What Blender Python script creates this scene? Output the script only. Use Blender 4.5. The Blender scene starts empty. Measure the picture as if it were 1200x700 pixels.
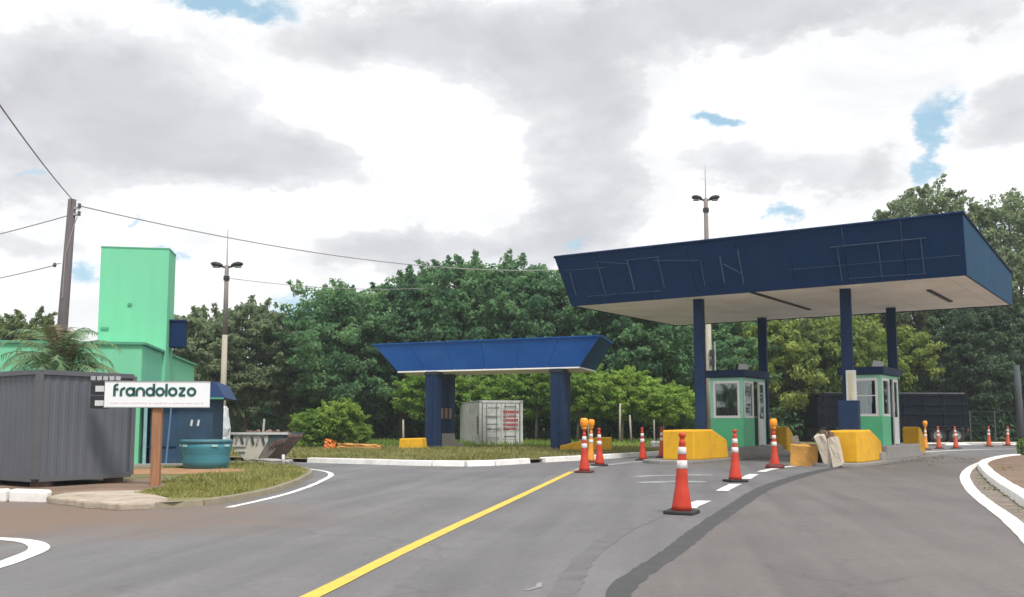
import bpy, math, random
import numpy as np
from mathutils import Vector, Matrix, Euler

random.seed(7)
R = math.radians
sc = bpy.context.scene
COL = sc.collection

# ------------------------------------------------------------------ camera
cam_d = bpy.data.cameras.new('camera')
cam = bpy.data.objects.new('camera', cam_d)
COL.objects.link(cam)
cam.location = (0, 0, 1.25)
cam.rotation_euler = (R(90) + math.atan(0.1), 0, 0)
cam_d.sensor_width = 36.0
cam_d.lens = 34.5
cam_d.shift_y = 32.0 / 1200.0
cam_d.clip_start = 0.1
cam_d.clip_end = 3000
sc.camera = cam

# ------------------------------------------------------------------ light
SUN_EL, SUN_AZ = 57.0, 155.0          # azimuth clockwise from +Y: the veiled sun stands behind the viewer
SKY = 0.1
HAZE = 0.0006
sun_d = bpy.data.lights.new('sun', 'SUN')
sun_d.energy = 3.0
sun_d.angle = R(12)
sun_d.color = (1.0, 0.96, 0.9)
sun = bpy.data.objects.new('sun', sun_d)
COL.objects.link(sun)
sdir = Vector((math.sin(R(SUN_AZ)) * math.cos(R(SUN_EL)), math.cos(R(SUN_AZ)) * math.cos(R(SUN_EL)), math.sin(R(SUN_EL))))
sun.rotation_euler = sdir.to_track_quat('Z', 'Y').to_euler()
sun.location = sdir * 60
sc.view_settings.view_transform = 'Standard'
sc.view_settings.look = 'None'
sc.view_settings.gamma = 1.0
sc.view_settings.use_curve_mapping = False
sc.view_settings.exposure = 0.26
sc.cycles.max_bounces = 6
sc.cycles.diffuse_bounces = 4

world = bpy.data.worlds.new('World')
sc.world = world
world.use_nodes = True
world.cycles.sampling_method = 'MANUAL'
world.cycles.sample_map_resolution = 512
WN, WL = world.node_tree.nodes, world.node_tree.links
WN.clear()


def wmath(op, a, b=None, c=None, clamp=False):
    n = WN.new('ShaderNodeMath'); n.operation = op; n.use_clamp = clamp
    for i, v in enumerate((a, b, c)):
        if v is None:
            continue
        if isinstance(v, (int, float)):
            n.inputs[i].default_value = v
        else:
            WL.new(v, n.inputs[i])
    return n.outputs[0]


def wnoise(vec, scale, detail, rough=0.55, dist=0.0):
    n = WN.new('ShaderNodeTexNoise'); n.noise_dimensions = '3D'
    n.inputs['Scale'].default_value = scale; n.inputs['Detail'].default_value = detail
    n.inputs['Roughness'].default_value = rough; n.inputs['Distortion'].default_value = dist
    WL.new(vec, n.inputs['Vector'])
    return n.outputs[0]


def wramp(fac, lo, hi):
    n = WN.new('ShaderNodeMapRange'); n.interpolation_type = 'SMOOTHSTEP'
    n.inputs['From Min'].default_value = lo; n.inputs['From Max'].default_value = hi
    WL.new(fac, n.inputs['Value'])
    return n.outputs[0]


def build_sky():
    sky = WN.new('ShaderNodeTexSky'); sky.sky_type = 'NISHITA'; sky.sun_disc = False
    sky.sun_elevation = R(SUN_EL); sky.sun_rotation = R(SUN_AZ)
    sky.air_density = 1.0; sky.dust_density = 1.0; sky.ozone_density = 1.6
    tc = WN.new('ShaderNodeTexCoord')
    sep = WN.new('ShaderNodeSeparateXYZ'); WL.new(tc.outputs['Generated'], sep.inputs[0])
    X, Y, Zc = sep.outputs
    az = wmath('ARCTAN2', X, Y)
    el = wmath('ARCSINE', Zc)
    # cloud coordinates: azimuth and stretched elevation, wobbled by noise so that the edges billow
    comb = WN.new('ShaderNodeCombineXYZ')
    WL.new(az, comb.inputs[0]); WL.new(wmath('MULTIPLY', el, 1.7), comb.inputs[1])
    P = comb.outputs[0]
    w1 = wmath('SUBTRACT', wnoise(P, 7.0, 6.0, 0.64), 0.5)
    sh = WN.new('ShaderNodeVectorMath'); sh.operation = 'ADD'; WL.new(P, sh.inputs[0]); sh.inputs[1].default_value = (7.3, 3.1, 1.7)
    w2 = wmath('SUBTRACT', wnoise(sh.outputs[0], 7.0, 6.0, 0.64), 0.5)
    azw = wmath('ADD', az, wmath('MULTIPLY', w1, 0.20))
    elw = wmath('ADD', el, wmath('MULTIPLY', w2, 0.11))

    def blob(a0, e0, sa, se):
        da = wmath('DIVIDE', wmath('SUBTRACT', azw, a0), sa)
        de = wmath('DIVIDE', wmath('SUBTRACT', elw, e0), se)
        r2 = wmath('ADD', wmath('MULTIPLY', da, da), wmath('MULTIPLY', de, de))
        return wmath('POWER', 2.718, wmath('MULTIPLY', r2, -1.0))

    def total(lst):
        acc = None
        for a0, e0, sa, se, k in lst:
            b = wmath('MULTIPLY', blob(a0, e0, sa, se), k)
            acc = b if acc is None else wmath('ADD', acc, b)
        return acc
    # cloud bodies seen as grey undersides, bright banks, and the gaps between clouds (azimuth, elevation in radians)
    grey = total([(-0.37, 0.272, 0.15, 0.040, 1.5), (-0.41, 0.325, 0.13, 0.055, 1.0), (-0.22, 0.25, 0.09, 0.022, 0.7), (-0.12, 0.382, 0.14, 0.038, 1.15),
                  (0.02, 0.375, 0.09, 0.04, 0.7), (0.08, 0.262, 0.062, 0.085, 0.85), (0.265, 0.400, 0.19, 0.032, 1.6), (0.293, 0.252, 0.10, 0.028, 1.0),
                  (-0.03, 0.178, 0.13, 0.024, 0.8), (0.50, 0.27, 0.07, 0.03, 0.85), (-0.15, 0.165, 0.08, 0.022, 0.6), (0.06, 0.20, 0.05, 0.03, 0.5),
                  (-0.47, 0.215, 0.06, 0.016, 0.6), (0.09, 0.355, 0.07, 0.045, 0.5), (-0.46, 0.165, 0.06, 0.018, 0.5), (0.48, 0.37, 0.08, 0.03, 0.6)])
    hole = total([(-0.30, 0.402, 0.065, 0.015, 1.3), (0.218, 0.302, 0.024, 0.011, 1.1), (0.411, 0.283, 0.020, 0.022, 1.0),
                  (0.405, 0.246, 0.013, 0.022, 0.9), (0.267, 0.207, 0.018, 0.012, 0.95), (-0.22, 0.114, 0.034, 0.024, 1.15),
                  (-0.407, 0.141, 0.022, 0.018, 1.0), (-0.319, 0.156, 0.018, 0.010, 0.95), (-0.367, 0.186, 0.010, 0.009, 0.8),
                  (0.063, 0.179, 0.012, 0.012, 0.9), (-0.472, 0.230, 0.009, 0.014, 0.7), (0.46, 0.16, 0.05, 0.03, 0.8)])
    big = wnoise(P, 2.6, 5.0, 0.58, 0.4)
    fine = wnoise(P, 8.0, 7.0, 0.64, 0.2)
    # outside the framed blobs the same kind of broken cloud goes on
    body = wmath('ADD', wmath('MULTIPLY', wramp(big, 0.45, 0.72), 0.42), grey)
    body = wmath('MULTIPLY', body, wmath('ADD', wmath('MULTIPLY', fine, 1.7), 0.25))
    gfac = wmath('ADD', wmath('MULTIPLY', wramp(body, 0.05, 1.35), 0.72), wmath('MULTIPLY', wramp(body, 0.42, 0.62), 0.28))
    gap = wmath('ADD', hole, wmath('MULTIPLY', wmath('SUBTRACT', 0.36, big), 4.0, clamp=True))
    gap = wmath('ADD', gap, wmath('MULTIPLY', wmath('SUBTRACT', fine, 0.5), 0.55))
    bfac = wramp(gap, 0.26, 1.05)
    cloud = WN.new('ShaderNodeMix'); cloud.data_type = 'RGBA'
    cloud.inputs[6].default_value = (0.89 / SKY, 0.895 / SKY, 0.91 / SKY, 1)
    cloud.inputs[7].default_value = (0.575 / SKY, 0.58 / SKY, 0.615 / SKY, 1)
    WL.new(gfac, cloud.inputs[0])
    wisp = WN.new('ShaderNodeMix'); wisp.data_type = 'RGBA'; wisp.blend_type = 'MULTIPLY'
    wisp.inputs[0].default_value = 1.0
    WL.new(cloud.outputs[2], wisp.inputs[6])
    rg = WN.new('ShaderNodeMapRange'); rg.inputs['From Min'].default_value = 0.3; rg.inputs['From Max'].default_value = 0.7
    rg.inputs['To Min'].default_value = 0.88; rg.inputs['To Max'].default_value = 1.14
    WL.new(wnoise(P, 6.5, 6.0, 0.6, 0.4), rg.inputs['Value'])
    WL.new(rg.outputs[0], wisp.inputs[7])
    blue = WN.new('ShaderNodeMix'); blue.data_type = 'RGBA'; blue.blend_type = 'MIX'
    blue.inputs[0].default_value = 0.55            # thin veil of cloud in the gaps
    WL.new(sky.outputs[0], blue.inputs[6]); blue.inputs[7].default_value = (0.48 / SKY, 0.74 / SKY, 0.88 / SKY, 1)
    mix = WN.new('ShaderNodeMix'); mix.data_type = 'RGBA'
    WL.new(bfac, mix.inputs[0]); WL.new(wisp.outputs[2], mix.inputs[6]); WL.new(blue.outputs[2], mix.inputs[7])
    bg = WN.new('ShaderNodeBackground'); bg.inputs['Strength'].default_value = SKY
    WL.new(mix.outputs[2], bg.inputs['Color'])
    out = WN.new('ShaderNodeOutputWorld'); WL.new(bg.outputs[0], out.inputs['Surface'])


build_sky()

# ------------------------------------------------------------------ materials
MATS = {}


def mat(name, col, rough=0.7, var=0.12, scale=6.0, bump=0.0, bscale=60.0, metal=0.0, dirt=None, dirt_amt=0.0, dscale=1.5,
        stretch=None, spec=0.4, fine=0.0):
    """Paint, metal, stone: colour with two scales of variation, optional dirt stains and fine relief."""
    if name in MATS:
        return MATS[name]
    m = bpy.data.materials.new(name); m.use_nodes = True
    N, L = m.node_tree.nodes, m.node_tree.links
    b = N['Principled BSDF']
    b.inputs['Roughness'].default_value = rough; b.inputs['Metallic'].default_value = metal
    b.inputs['Specular IOR Level'].default_value = spec
    tc = N.new('ShaderNodeTexCoord'); mp = N.new('ShaderNodeMapping')
    L.new(tc.outputs['Object'], mp.inputs[0])
    if stretch:
        mp.inputs['Scale'].default_value = stretch
    nz = N.new('ShaderNodeTexNoise'); nz.inputs['Scale'].default_value = scale; nz.inputs['Detail'].default_value = 6
    nz.inputs['Roughness'].default_value = 0.6
    L.new(mp.outputs[0], nz.inputs['Vector'])
    rp = N.new('ShaderNodeMapRange'); rp.inputs['From Min'].default_value = 0.3; rp.inputs['From Max'].default_value = 0.7
    rp.inputs['To Min'].default_value = 1 - var; rp.inputs['To Max'].default_value = 1 + var
    L.new(nz.outputs[0], rp.inputs['Value'])
    mx = N.new('ShaderNodeMix'); mx.data_type = 'RGBA'; mx.blend_type = 'MULTIPLY'; mx.inputs[0].default_value = 1
    mx.inputs[6].default_value = (*col, 1); L.new(rp.outputs[0], mx.inputs[7])
    out = mx.outputs[2]
    if fine:
        n3 = N.new('ShaderNodeTexNoise'); n3.inputs['Scale'].default_value = 45; n3.inputs['Detail'].default_value = 3
        L.new(tc.outputs['Object'], n3.inputs['Vector'])
        r3 = N.new('ShaderNodeMapRange'); r3.inputs['From Min'].default_value = 0.3; r3.inputs['From Max'].default_value = 0.7
        r3.inputs['To Min'].default_value = 1 - fine; r3.inputs['To Max'].default_value = 1 + fine
        L.new(n3.outputs[0], r3.inputs['Value'])
        m3 = N.new('ShaderNodeMix'); m3.data_type = 'RGBA'; m3.blend_type = 'MULTIPLY'; m3.inputs[0].default_value = 1
        L.new(out, m3.inputs[6]); L.new(r3.outputs[0], m3.inputs[7]); out = m3.outputs[2]
    if dirt:
        n2 = N.new('ShaderNodeTexNoise'); n2.inputs['Scale'].default_value = dscale; n2.inputs['Detail'].default_value = 8
        n2.inputs['Roughness'].default_value = 0.7
        L.new(tc.outputs['Object'], n2.inputs['Vector'])
        r2 = N.new('ShaderNodeMapRange'); r2.inputs['From Min'].default_value = 0.5; r2.inputs['From Max'].default_value = 0.72
        r2.inputs['To Max'].default_value = dirt_amt
        L.new(n2.outputs[0], r2.inputs['Value'])
        m2 = N.new('ShaderNodeMix'); m2.data_type = 'RGBA'; L.new(r2.outputs[0], m2.inputs[0])
        L.new(out, m2.inputs[6]); m2.inputs[7].default_value = (*dirt, 1); out = m2.outputs[2]
    L.new(out, b.inputs['Base Color'])
    if bump:
        nb = N.new('ShaderNodeTexNoise'); nb.inputs['Scale'].default_value = bscale; nb.inputs['Detail'].default_value = 4
        L.new(tc.outputs['Object'], nb.inputs['Vector'])
        bp = N.new('ShaderNodeBump'); bp.inputs['Strength'].default_value = bump; bp.inputs['Distance'].default_value = 0.02
        L.new(nb.outputs[0], bp.inputs['Height']); L.new(bp.outputs[0], b.inputs['Normal'])
    MATS[name] = m
    return m


def leaf_mat(name, dark, light, trans=0.25):
    """Each leaf takes its own tone between two greens; light also passes through it."""
    if name in MATS:
        return MATS[name]
    m = bpy.data.materials.new(name); m.use_nodes = True
    N, L = m.node_tree.nodes, m.node_tree.links
    b = N['Principled BSDF']; b.inputs['Roughness'].default_value = 0.55; b.inputs['Specular IOR Level'].default_value = 0.12
    g = N.new('ShaderNodeNewGeometry')
    tc = N.new('ShaderNodeTexCoord'); nz = N.new('ShaderNodeTexNoise'); nz.inputs['Scale'].default_value = 0.55; nz.inputs['Detail'].default_value = 3
    L.new(tc.outputs['Object'], nz.inputs['Vector'])
    a = N.new('ShaderNodeMath'); a.operation = 'MULTIPLY_ADD'; a.inputs[1].default_value = 0.6
    r = N.new('ShaderNodeMapRange'); r.inputs['From Min'].default_value = 0.35; r.inputs['From Max'].default_value = 0.65
    r.inputs['To Min'].default_value = -0.15; r.inputs['To Max'].default_value = 0.55
    L.new(nz.outputs[0], r.inputs['Value'])
    L.new(g.outputs['Random Per Island'], a.inputs[0]); L.new(r.outputs[0], a.inputs[2])
    mx = N.new('ShaderNodeMix'); mx.data_type = 'RGBA'; mx.clamp_factor = True
    L.new(a.outputs[0], mx.inputs[0]); mx.inputs[6].default_value = (*dark, 1); mx.inputs[7].default_value = (*light, 1)
    oi = N.new('ShaderNodeObjectInfo')
    hs = N.new('ShaderNodeHueSaturation')
    ro = N.new('ShaderNodeMapRange'); ro.inputs['To Min'].default_value = 0.82; ro.inputs['To Max'].default_value = 1.2
    L.new(oi.outputs['Random'], ro.inputs['Value']); L.new(ro.outputs[0], hs.inputs['Value'])
    rh = N.new('ShaderNodeMapRange'); rh.inputs['To Min'].default_value = 0.512; rh.inputs['To Max'].default_value = 0.492
    L.new(oi.outputs['Random'], rh.inputs['Value']); L.new(rh.outputs[0], hs.inputs['Hue'])
    L.new(mx.outputs[2], hs.inputs['Color'])
    L.new(hs.outputs[0], b.inputs['Base Color'])
    t = N.new('ShaderNodeBsdfTranslucent'); L.new(hs.outputs[0], t.inputs['Color'])
    ms = N.new('ShaderNodeMixShader'); ms.inputs[0].default_value = trans
    L.new(b.outputs[0], ms.inputs[1]); L.new(t.outputs[0], ms.inputs[2])
    L.new(ms.outputs[0], N['Material Output'].inputs['Surface'])
    MATS[name] = m
    return m


def glass_mat():
    m = bpy.data.materials.new('window_glass'); m.use_nodes = True
    N, L = m.node_tree.nodes, m.node_tree.links
    N.remove(N['Principled BSDF'])
    t = N.new('ShaderNodeBsdfTransparent'); t.inputs[0].default_value = (0.62, 0.68, 0.67, 1)
    g = N.new('ShaderNodeBsdfGlossy'); g.inputs['Roughness'].default_value = 0.03; g.inputs[0].default_value = (0.9, 0.95, 0.95, 1)
    f = N.new('ShaderNodeFresnel'); f.inputs[0].default_value = 2.3
    ms = N.new('ShaderNodeMixShader'); L.new(f.outputs[0], ms.inputs[0]); L.new(t.outputs[0], ms.inputs[1]); L.new(g.outputs[0], ms.inputs[2])
    L.new(ms.outputs[0], N['Material Output'].inputs['Surface'])
    return m


def asphalt_mat(name='worn_asphalt', col=(0.150, 0.147, 0.152)):
    """Worn asphalt: fine grain, lane-long streaks, broad patches, red dust carried in by tyres at the side road."""
    m = bpy.data.materials.new(name); m.use_nodes = True
    N, L = m.node_tree.nodes, m.node_tree.links
    b = N['Principled BSDF']; b.inputs['Roughness'].default_value = 0.72; b.inputs['Specular IOR Level'].default_value = 0.4
    tc = N.new('ShaderNodeTexCoord')

    def noise(scale, detail, vec=None, rough=0.6):
        n = N.new('ShaderNodeTexNoise'); n.inputs['Scale'].default_value = scale; n.inputs['Detail'].default_value = detail
        n.inputs['Roughness'].default_value = rough
        L.new(vec or tc.outputs['Object'], n.inputs['Vector']); return n.outputs[0]

    def rng(v, a, c, lo, hi):
        r = N.new('ShaderNodeMapRange'); r.inputs['From Min'].default_value = a; r.inputs['From Max'].default_value = c
        r.inputs['To Min'].default_value = lo; r.inputs['To Max'].default_value = hi; L.new(v, r.inputs['Value']); return r.outputs[0]

    def mul(a, c):
        n = N.new('ShaderNodeMath'); n.operation = 'MULTIPLY'; L.new(a, n.inputs[0]); L.new(c, n.inputs[1]); return n.outputs[0]
    mp = N.new('ShaderNodeMapping'); mp.inputs['Rotation'].default_value = (0, 0, R(9)); L.new(tc.outputs['Object'], mp.inputs[0])
    mp2 = N.new('ShaderNodeMapping'); mp2.inputs['Scale'].default_value = (1.0, 0.055, 1); L.new(mp.outputs[0], mp2.inputs[0])
    v = mul(rng(noise(1.6, 5, mp2.outputs[0]), 0.3, 0.7, 0.80, 1.16), rng(noise(0.35, 6), 0.3, 0.7, 0.86, 1.12))
    v = mul(v, rng(noise(110, 2), 0.3, 0.7, 0.80, 1.18))
    v = mul(v, rng(noise(9, 6, None, 0.7), 0.3, 0.7, 0.90, 1.09))
    # stone grain, oil spots and hairline cracks
    vs_ = N.new('ShaderNodeTexVoronoi'); vs_.inputs['Scale'].default_value = 55; L.new(tc.outputs['Object'], vs_.inputs['Vector'])
    v = mul(v, rng(vs_.outputs['Distance'], 0.0, 0.5, 1.14, 0.93))
    v = mul(v, rng(noise(2.3, 4, None, 0.75), 0.66, 0.76, 1.0, 0.80))
    wob = N.new('ShaderNodeVectorMath'); wob.operation = 'MULTIPLY_ADD'; L.new(tc.outputs['Object'], wob.inputs[2])
    nz_ = N.new('ShaderNodeTexNoise'); nz_.inputs['Scale'].default_value = 1.7; nz_.inputs['Detail'].default_value = 6; L.new(tc.outputs['Object'], nz_.inputs['Vector'])
    L.new(nz_.outputs['Color'], wob.inputs[0]); wob.inputs[1].default_value = (1.1, 1.1, 0)
    vc = N.new('ShaderNodeTexVoronoi'); vc.feature = 'DISTANCE_TO_EDGE'; vc.inputs['Scale'].default_value = 0.28; L.new(wob.outputs[0], vc.inputs['Vector'])
    ck = N.new('ShaderNodeMath'); ck.operation = 'MAXIMUM'; L.new(rng(vc.outputs['Distance'], 0.002, 0.009, 0.84, 1.0), ck.inputs[0]); L.new(rng(noise(0.3, 3), 0.48, 0.55, 0.84, 1.0), ck.inputs[1])
    v = mul(v, ck.outputs[0])
    base = N.new('ShaderNodeMix'); base.data_type = 'RGBA'; base.blend_type = 'MULTIPLY'; base.inputs[0].default_value = 1
    base.inputs[6].default_value = (*col, 1); L.new(v, base.inputs[7])
    # dust: fans out from the unpaved side road on the left
    sep = N.new('ShaderNodeSeparateXYZ'); L.new(tc.outputs['Object'], sep.inputs[0])
    dx = N.new('ShaderNodeMath'); dx.operation = 'ADD'; dx.inputs[1].default_value = 7.6; L.new(sep.outputs[0], dx.inputs[0])
    dy = N.new('ShaderNodeMath'); dy.operation = 'SUBTRACT'; dy.inputs[1].default_value = 13.4; L.new(sep.outputs[1], dy.inputs[0])
    cv = N.new('ShaderNodeCombineXYZ')
    sx = N.new('ShaderNodeMath'); sx.operation = 'MULTIPLY'; sx.inputs[1].default_value = 0.30; L.new(dx.outputs[0], sx.inputs[0])
    sy = N.new('ShaderNodeMath'); sy.operation = 'MULTIPLY'; sy.inputs[1].default_value = 0.42; L.new(dy.outputs[0], sy.inputs[0])
    L.new(sx.outputs[0], cv.inputs[0]); L.new(sy.outputs[0], cv.inputs[1])
    ln = N.new('ShaderNodeVectorMath'); ln.operation = 'LENGTH'; L.new(cv.outputs[0], ln.inputs[0])
    nd = noise(0.9, 7)
    dd = N.new('ShaderNodeMath'); dd.operation = 'MULTIPLY_ADD'; dd.inputs[1].default_value = -1.6; L.new(nd, dd.inputs[0]); 
    L.new(ln.outputs['Value'], dd.inputs[2])
    fac = rng(dd.outputs[0], 0.95, -0.25, 0.0, 0.95)
    mx = N.new('ShaderNodeMix'); mx.data_type = 'RGBA'; mx.clamp_factor = True
    L.new(fac, mx.inputs[0]); L.new(base.outputs[2], mx.inputs[6])
    mx.inputs[7].default_value = (0.178, 0.122, 0.088, 1)
    # faint brown smudges elsewhere
    s2 = rng(noise(0.5, 7, None, 0.72), 0.56, 0.75, 0.0, 0.45)
    m2 = N.new('ShaderNodeMix'); m2.data_type = 'RGBA'; L.new(s2, m2.inputs[0]); L.new(mx.outputs[2], m2.inputs[6])
    m2.inputs[7].default_value = (0.155, 0.13, 0.118, 1)
    L.new(m2.outputs[2], b.inputs['Base Color'])
    bp = N.new('ShaderNodeBump'); bp.inputs['Strength'].default_value = 0.35; bp.inputs['Distance'].default_value = 0.01
    L.new(noise(90, 3), bp.inputs['Height']); L.new(bp.outputs[0], b.inputs['Normal'])
    return m


ASPHALT = asphalt_mat()
ASPHALT_WARM = asphalt_mat('worn_asphalt_warm', (0.143, 0.131, 0.126))
GLASS = glass_mat()
M_TAR = mat('fresh_asphalt_seam', (0.060, 0.060, 0.063), 0.75, 0.16, 3, 0.3, 90, fine=0.12)
M_PATCH = mat('patched_asphalt', (0.126, 0.124, 0.126), 0.75, 0.2, 2.0, 0.3, 90, dirt=(0.17, 0.155, 0.145), dirt_amt=0.6, fine=0.12)
M_PATCHLIGHT = mat('chalky_asphalt', (0.24, 0.235, 0.23), 0.8, 0.2, 4)
M_WHITEPAINT = mat('road_paint_white', (0.72, 0.71, 0.68), 0.6, 0.08, 4, 0.1, 80, dirt=(0.36, 0.33, 0.30), dirt_amt=0.55, dscale=3.0)
M_WORNWHITE = mat('road_paint_worn', (0.30, 0.31, 0.30), 0.7, 0.2, 4, 0.1, 80, dirt=(0.16, 0.155, 0.155), dirt_amt=1.0, dscale=2.5)
M_YELLOWPAINT = mat('road_paint_yellow', (0.70, 0.46, 0.06), 0.6, 0.08, 4, 0.1, 80, dirt=(0.42, 0.31, 0.12), dirt_amt=0.6, dscale=3.5)
M_KERB = mat('limewashed_kerb', (0.78, 0.77, 0.75), 0.8, 0.07, 3, 0.15, 40, dirt=(0.42, 0.36, 0.30), dirt_amt=0.5, dscale=2.6)
M_OLDKERB = mat('bare_kerb', (0.24, 0.21, 0.15), 0.85, 0.2, 3, 0.3, 40, dirt=(0.20, 0.15, 0.10), dirt_amt=0.6)
M_CONC = mat('concrete', (0.33, 0.315, 0.30), 0.85, 0.15, 3, 0.25, 40, dirt=(0.2, 0.18, 0.16), dirt_amt=0.5, fine=0.06)
M_DIRT = mat('bare_earth', (0.185, 0.125, 0.088), 0.95, 0.25, 1.2, 0.6, 25, dirt=(0.26, 0.21, 0.16), dirt_amt=0.7, fine=0.25)
M_GUTTER = mat('gutter_litter', (0.185, 0.155, 0.13), 0.95, 0.3, 3, 0.6, 30, dirt=(0.30, 0.25, 0.19), dirt_amt=0.7, fine=0.25)
M_SOIL = mat('grassy_soil', (0.15, 0.15, 0.06), 0.95, 0.3, 1.0, 0.6, 20, dirt=(0.22, 0.155, 0.10), dirt_amt=0.55, dscale=0.45, fine=0.25)
M_DRYSOIL = mat('dry_grassy_soil', (0.17, 0.15, 0.065), 0.95, 0.3, 1.0, 0.6, 20, dirt=(0.25, 0.18, 0.12), dirt_amt=0.8, dscale=0.5, fine=0.25)
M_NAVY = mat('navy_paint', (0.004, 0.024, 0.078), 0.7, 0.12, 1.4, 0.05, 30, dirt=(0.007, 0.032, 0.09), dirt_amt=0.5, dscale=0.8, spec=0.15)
M_END_SHADING = mat('canopy_end_shading', (0.010, 0.055, 0.118), 0.7, 0.12, 1.2, 0.05, 30, dirt=(0.018, 0.068, 0.13), dirt_amt=0.5, dscale=0.8, spec=0.12)  # canopy ends: the fall of light is put into this colour
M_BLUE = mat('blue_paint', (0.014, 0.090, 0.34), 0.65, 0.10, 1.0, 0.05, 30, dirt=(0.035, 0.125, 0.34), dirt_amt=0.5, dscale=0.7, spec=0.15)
M_COLBLUE = mat('column_blue', (0.009, 0.027, 0.078), 0.65, 0.12, 1.2, 0.05, 30, dirt=(0.02, 0.05, 0.12), dirt_amt=0.4, spec=0.2)
M_SOFFIT = mat('soffit_panel', (0.88, 0.86, 0.83), 0.7, 0.10, 0.7, 0.0, dirt=(0.72, 0.68, 0.64), dirt_amt=0.5, dscale=0.5)
M_DARK = mat('dark_metal', (0.02, 0.022, 0.025), 0.6, 0.2, 4)
M_GHOST = mat('bracket_metal', (0.030, 0.064, 0.120), 0.5, 0.15, 3, metal=0.0)
M_BOOTH = mat('booth_green', (0.11, 0.56, 0.28), 0.5, 0.06, 2, dirt=(0.12, 0.47, 0.25), dirt_amt=0.4)
M_BOOTHLT = mat('booth_mint', (0.32, 0.68, 0.50), 0.5, 0.06, 2)
M_WHITE = mat('white_metal', (0.80, 0.81, 0.81), 0.45, 0.05, 3)
M_OFFWHITE = mat('off_white', (0.55, 0.56, 0.55), 0.6, 0.1, 3, dirt=(0.3, 0.28, 0.25), dirt_amt=0.4)
M_YELLOWBLOCK = mat('yellow_concrete', (0.72, 0.39, 0.010), 0.7, 0.07, 2, 0.1, 40, dirt=(0.40, 0.22, 0.04), dirt_amt=0.7, dscale=2.6, fine=0.06)
M_CONE = mat('cone_orange', (0.50, 0.038, 0.015), 0.5, 0.10, 8, dirt=(0.30, 0.055, 0.035), dirt_amt=0.75, dscale=6)
M_CONEOLD = mat('cone_faded', (0.52, 0.09, 0.045), 0.6, 0.12, 8, dirt=(0.42, 0.12, 0.07), dirt_amt=0.5, dscale=5)
M_CONEYEL = mat('cone_amber', (0.70, 0.27, 0.035), 0.6, 0.12, 8, dirt=(0.5, 0.2, 0.05), dirt_amt=0.5, dscale=5)
M_BAND = mat('reflective_band', (0.68, 0.66, 0.65), 0.4, 0.1, 10, dirt=(0.42, 0.36, 0.33), dirt_amt=0.7, dscale=9)
M_RUBBER = mat('rubber', (0.028, 0.027, 0.028), 0.8, 0.2, 10)
M_REDRUBBER = mat('red_rubber', (0.12, 0.03, 0.028), 0.8, 0.2, 10)
M_AMBER = mat('amber_lens', (0.85, 0.30, 0.015), 0.25, 0.06, 6)
M_CABIN = mat('grey_corrugated', (0.110, 0.119, 0.143), 0.6, 0.07, 1.0, 0.0, dirt=(0.10, 0.10, 0.105), dirt_amt=0.4, dscale=0.9, metal=0.1)
M_CABINTRIM = mat('grey_trim', (0.10, 0.105, 0.118), 0.55, 0.1, 2)
M_MINT = mat('mint_wall', (0.165, 0.53, 0.325), 0.75, 0.04, 1.1, 0.08, 50, stretch=(3.0, 3.0, 0.22), fine=0.02, dirt=(0.15, 0.475, 0.295), dirt_amt=0.5, dscale=0.6)
M_MINTDARK = mat('mint_trim', (0.08, 0.30, 0.19), 0.75, 0.1, 1.2)
M_WALLBLUE = mat('wall_blue', (0.022, 0.062, 0.118), 0.7, 0.15, 1.0, 0.05, 40, dirt=(0.035, 0.09, 0.15), dirt_amt=0.5)
M_TEAL = mat('teal_fibreglass', (0.045, 0.20, 0.26), 0.45, 0.08, 1.5, dirt=(0.07, 0.24, 0.28), dirt_amt=0.5)
M_WOOD = mat('brown_post', (0.30, 0.145, 0.075), 0.8, 0.2, 3, 0.2, 30, stretch=(6, 6, 0.6))
M_OLDWOOD = mat('weathered_pole', (0.115, 0.10, 0.105), 0.85, 0.2, 3, 0.3, 30, stretch=(6, 6, 0.5))
M_POLE = mat('concrete_pole', (0.36, 0.33, 0.27), 0.8, 0.1, 2, 0.1, 30)
M_POLETOP = mat('pole_upper', (0.19, 0.165, 0.16), 0.8, 0.12, 2, 0.1, 30)
M_SIGN = mat('sign_white', (0.74, 0.77, 0.79), 0.4, 0.03, 1.5)
M_LETTER = mat('letter_green', (0.012, 0.085, 0.075), 0.5, 0.04, 5)
M_PINK = mat('letter_pink', (0.68, 0.55, 0.59), 0.5, 0.04, 5)
M_BARK = mat('bark', (0.13, 0.105, 0.08), 0.9, 0.3, 4, 0.5, 20, stretch=(4, 4, 0.7))
M_PALEBARK = mat('pale_bark', (0.30, 0.27, 0.22), 0.9, 0.2, 4, 0.4, 20, stretch=(4, 4, 0.7))
M_BOX = mat('container_white', (0.52, 0.54, 0.52), 0.6, 0.14, 1.5, dirt=(0.27, 0.23, 0.19), dirt_amt=0.75, dscale=2.2)
M_RED = mat('print_red', (0.36, 0.05, 0.055), 0.6, 0.1, 4)
M_GREYPRINT = mat('print_grey', (0.16, 0.19, 0.19), 0.6, 0.1, 4)
M_TRUCK = mat('trailer_paint', (0.005, 0.008, 0.015), 0.6, 0.2, 1.2, dirt=(0.012, 0.014, 0.02), dirt_amt=0.5, spec=0.05)
M_TRUCKRIB = mat('trailer_rib', (0.007, 0.010, 0.018), 0.7, 0.2, 2, spec=0.08)
M_RUST = mat('rusty_steel', (0.16, 0.105, 0.085), 0.85, 0.3, 4, 0.2, 30, dirt=(0.08, 0.06, 0.055), dirt_amt=0.6)
M_SKIPWHITE = mat('skip_cream', (0.55, 0.52, 0.44), 0.7, 0.12, 3, dirt=(0.30, 0.22, 0.15), dirt_amt=0.6, dscale=3)
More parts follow.
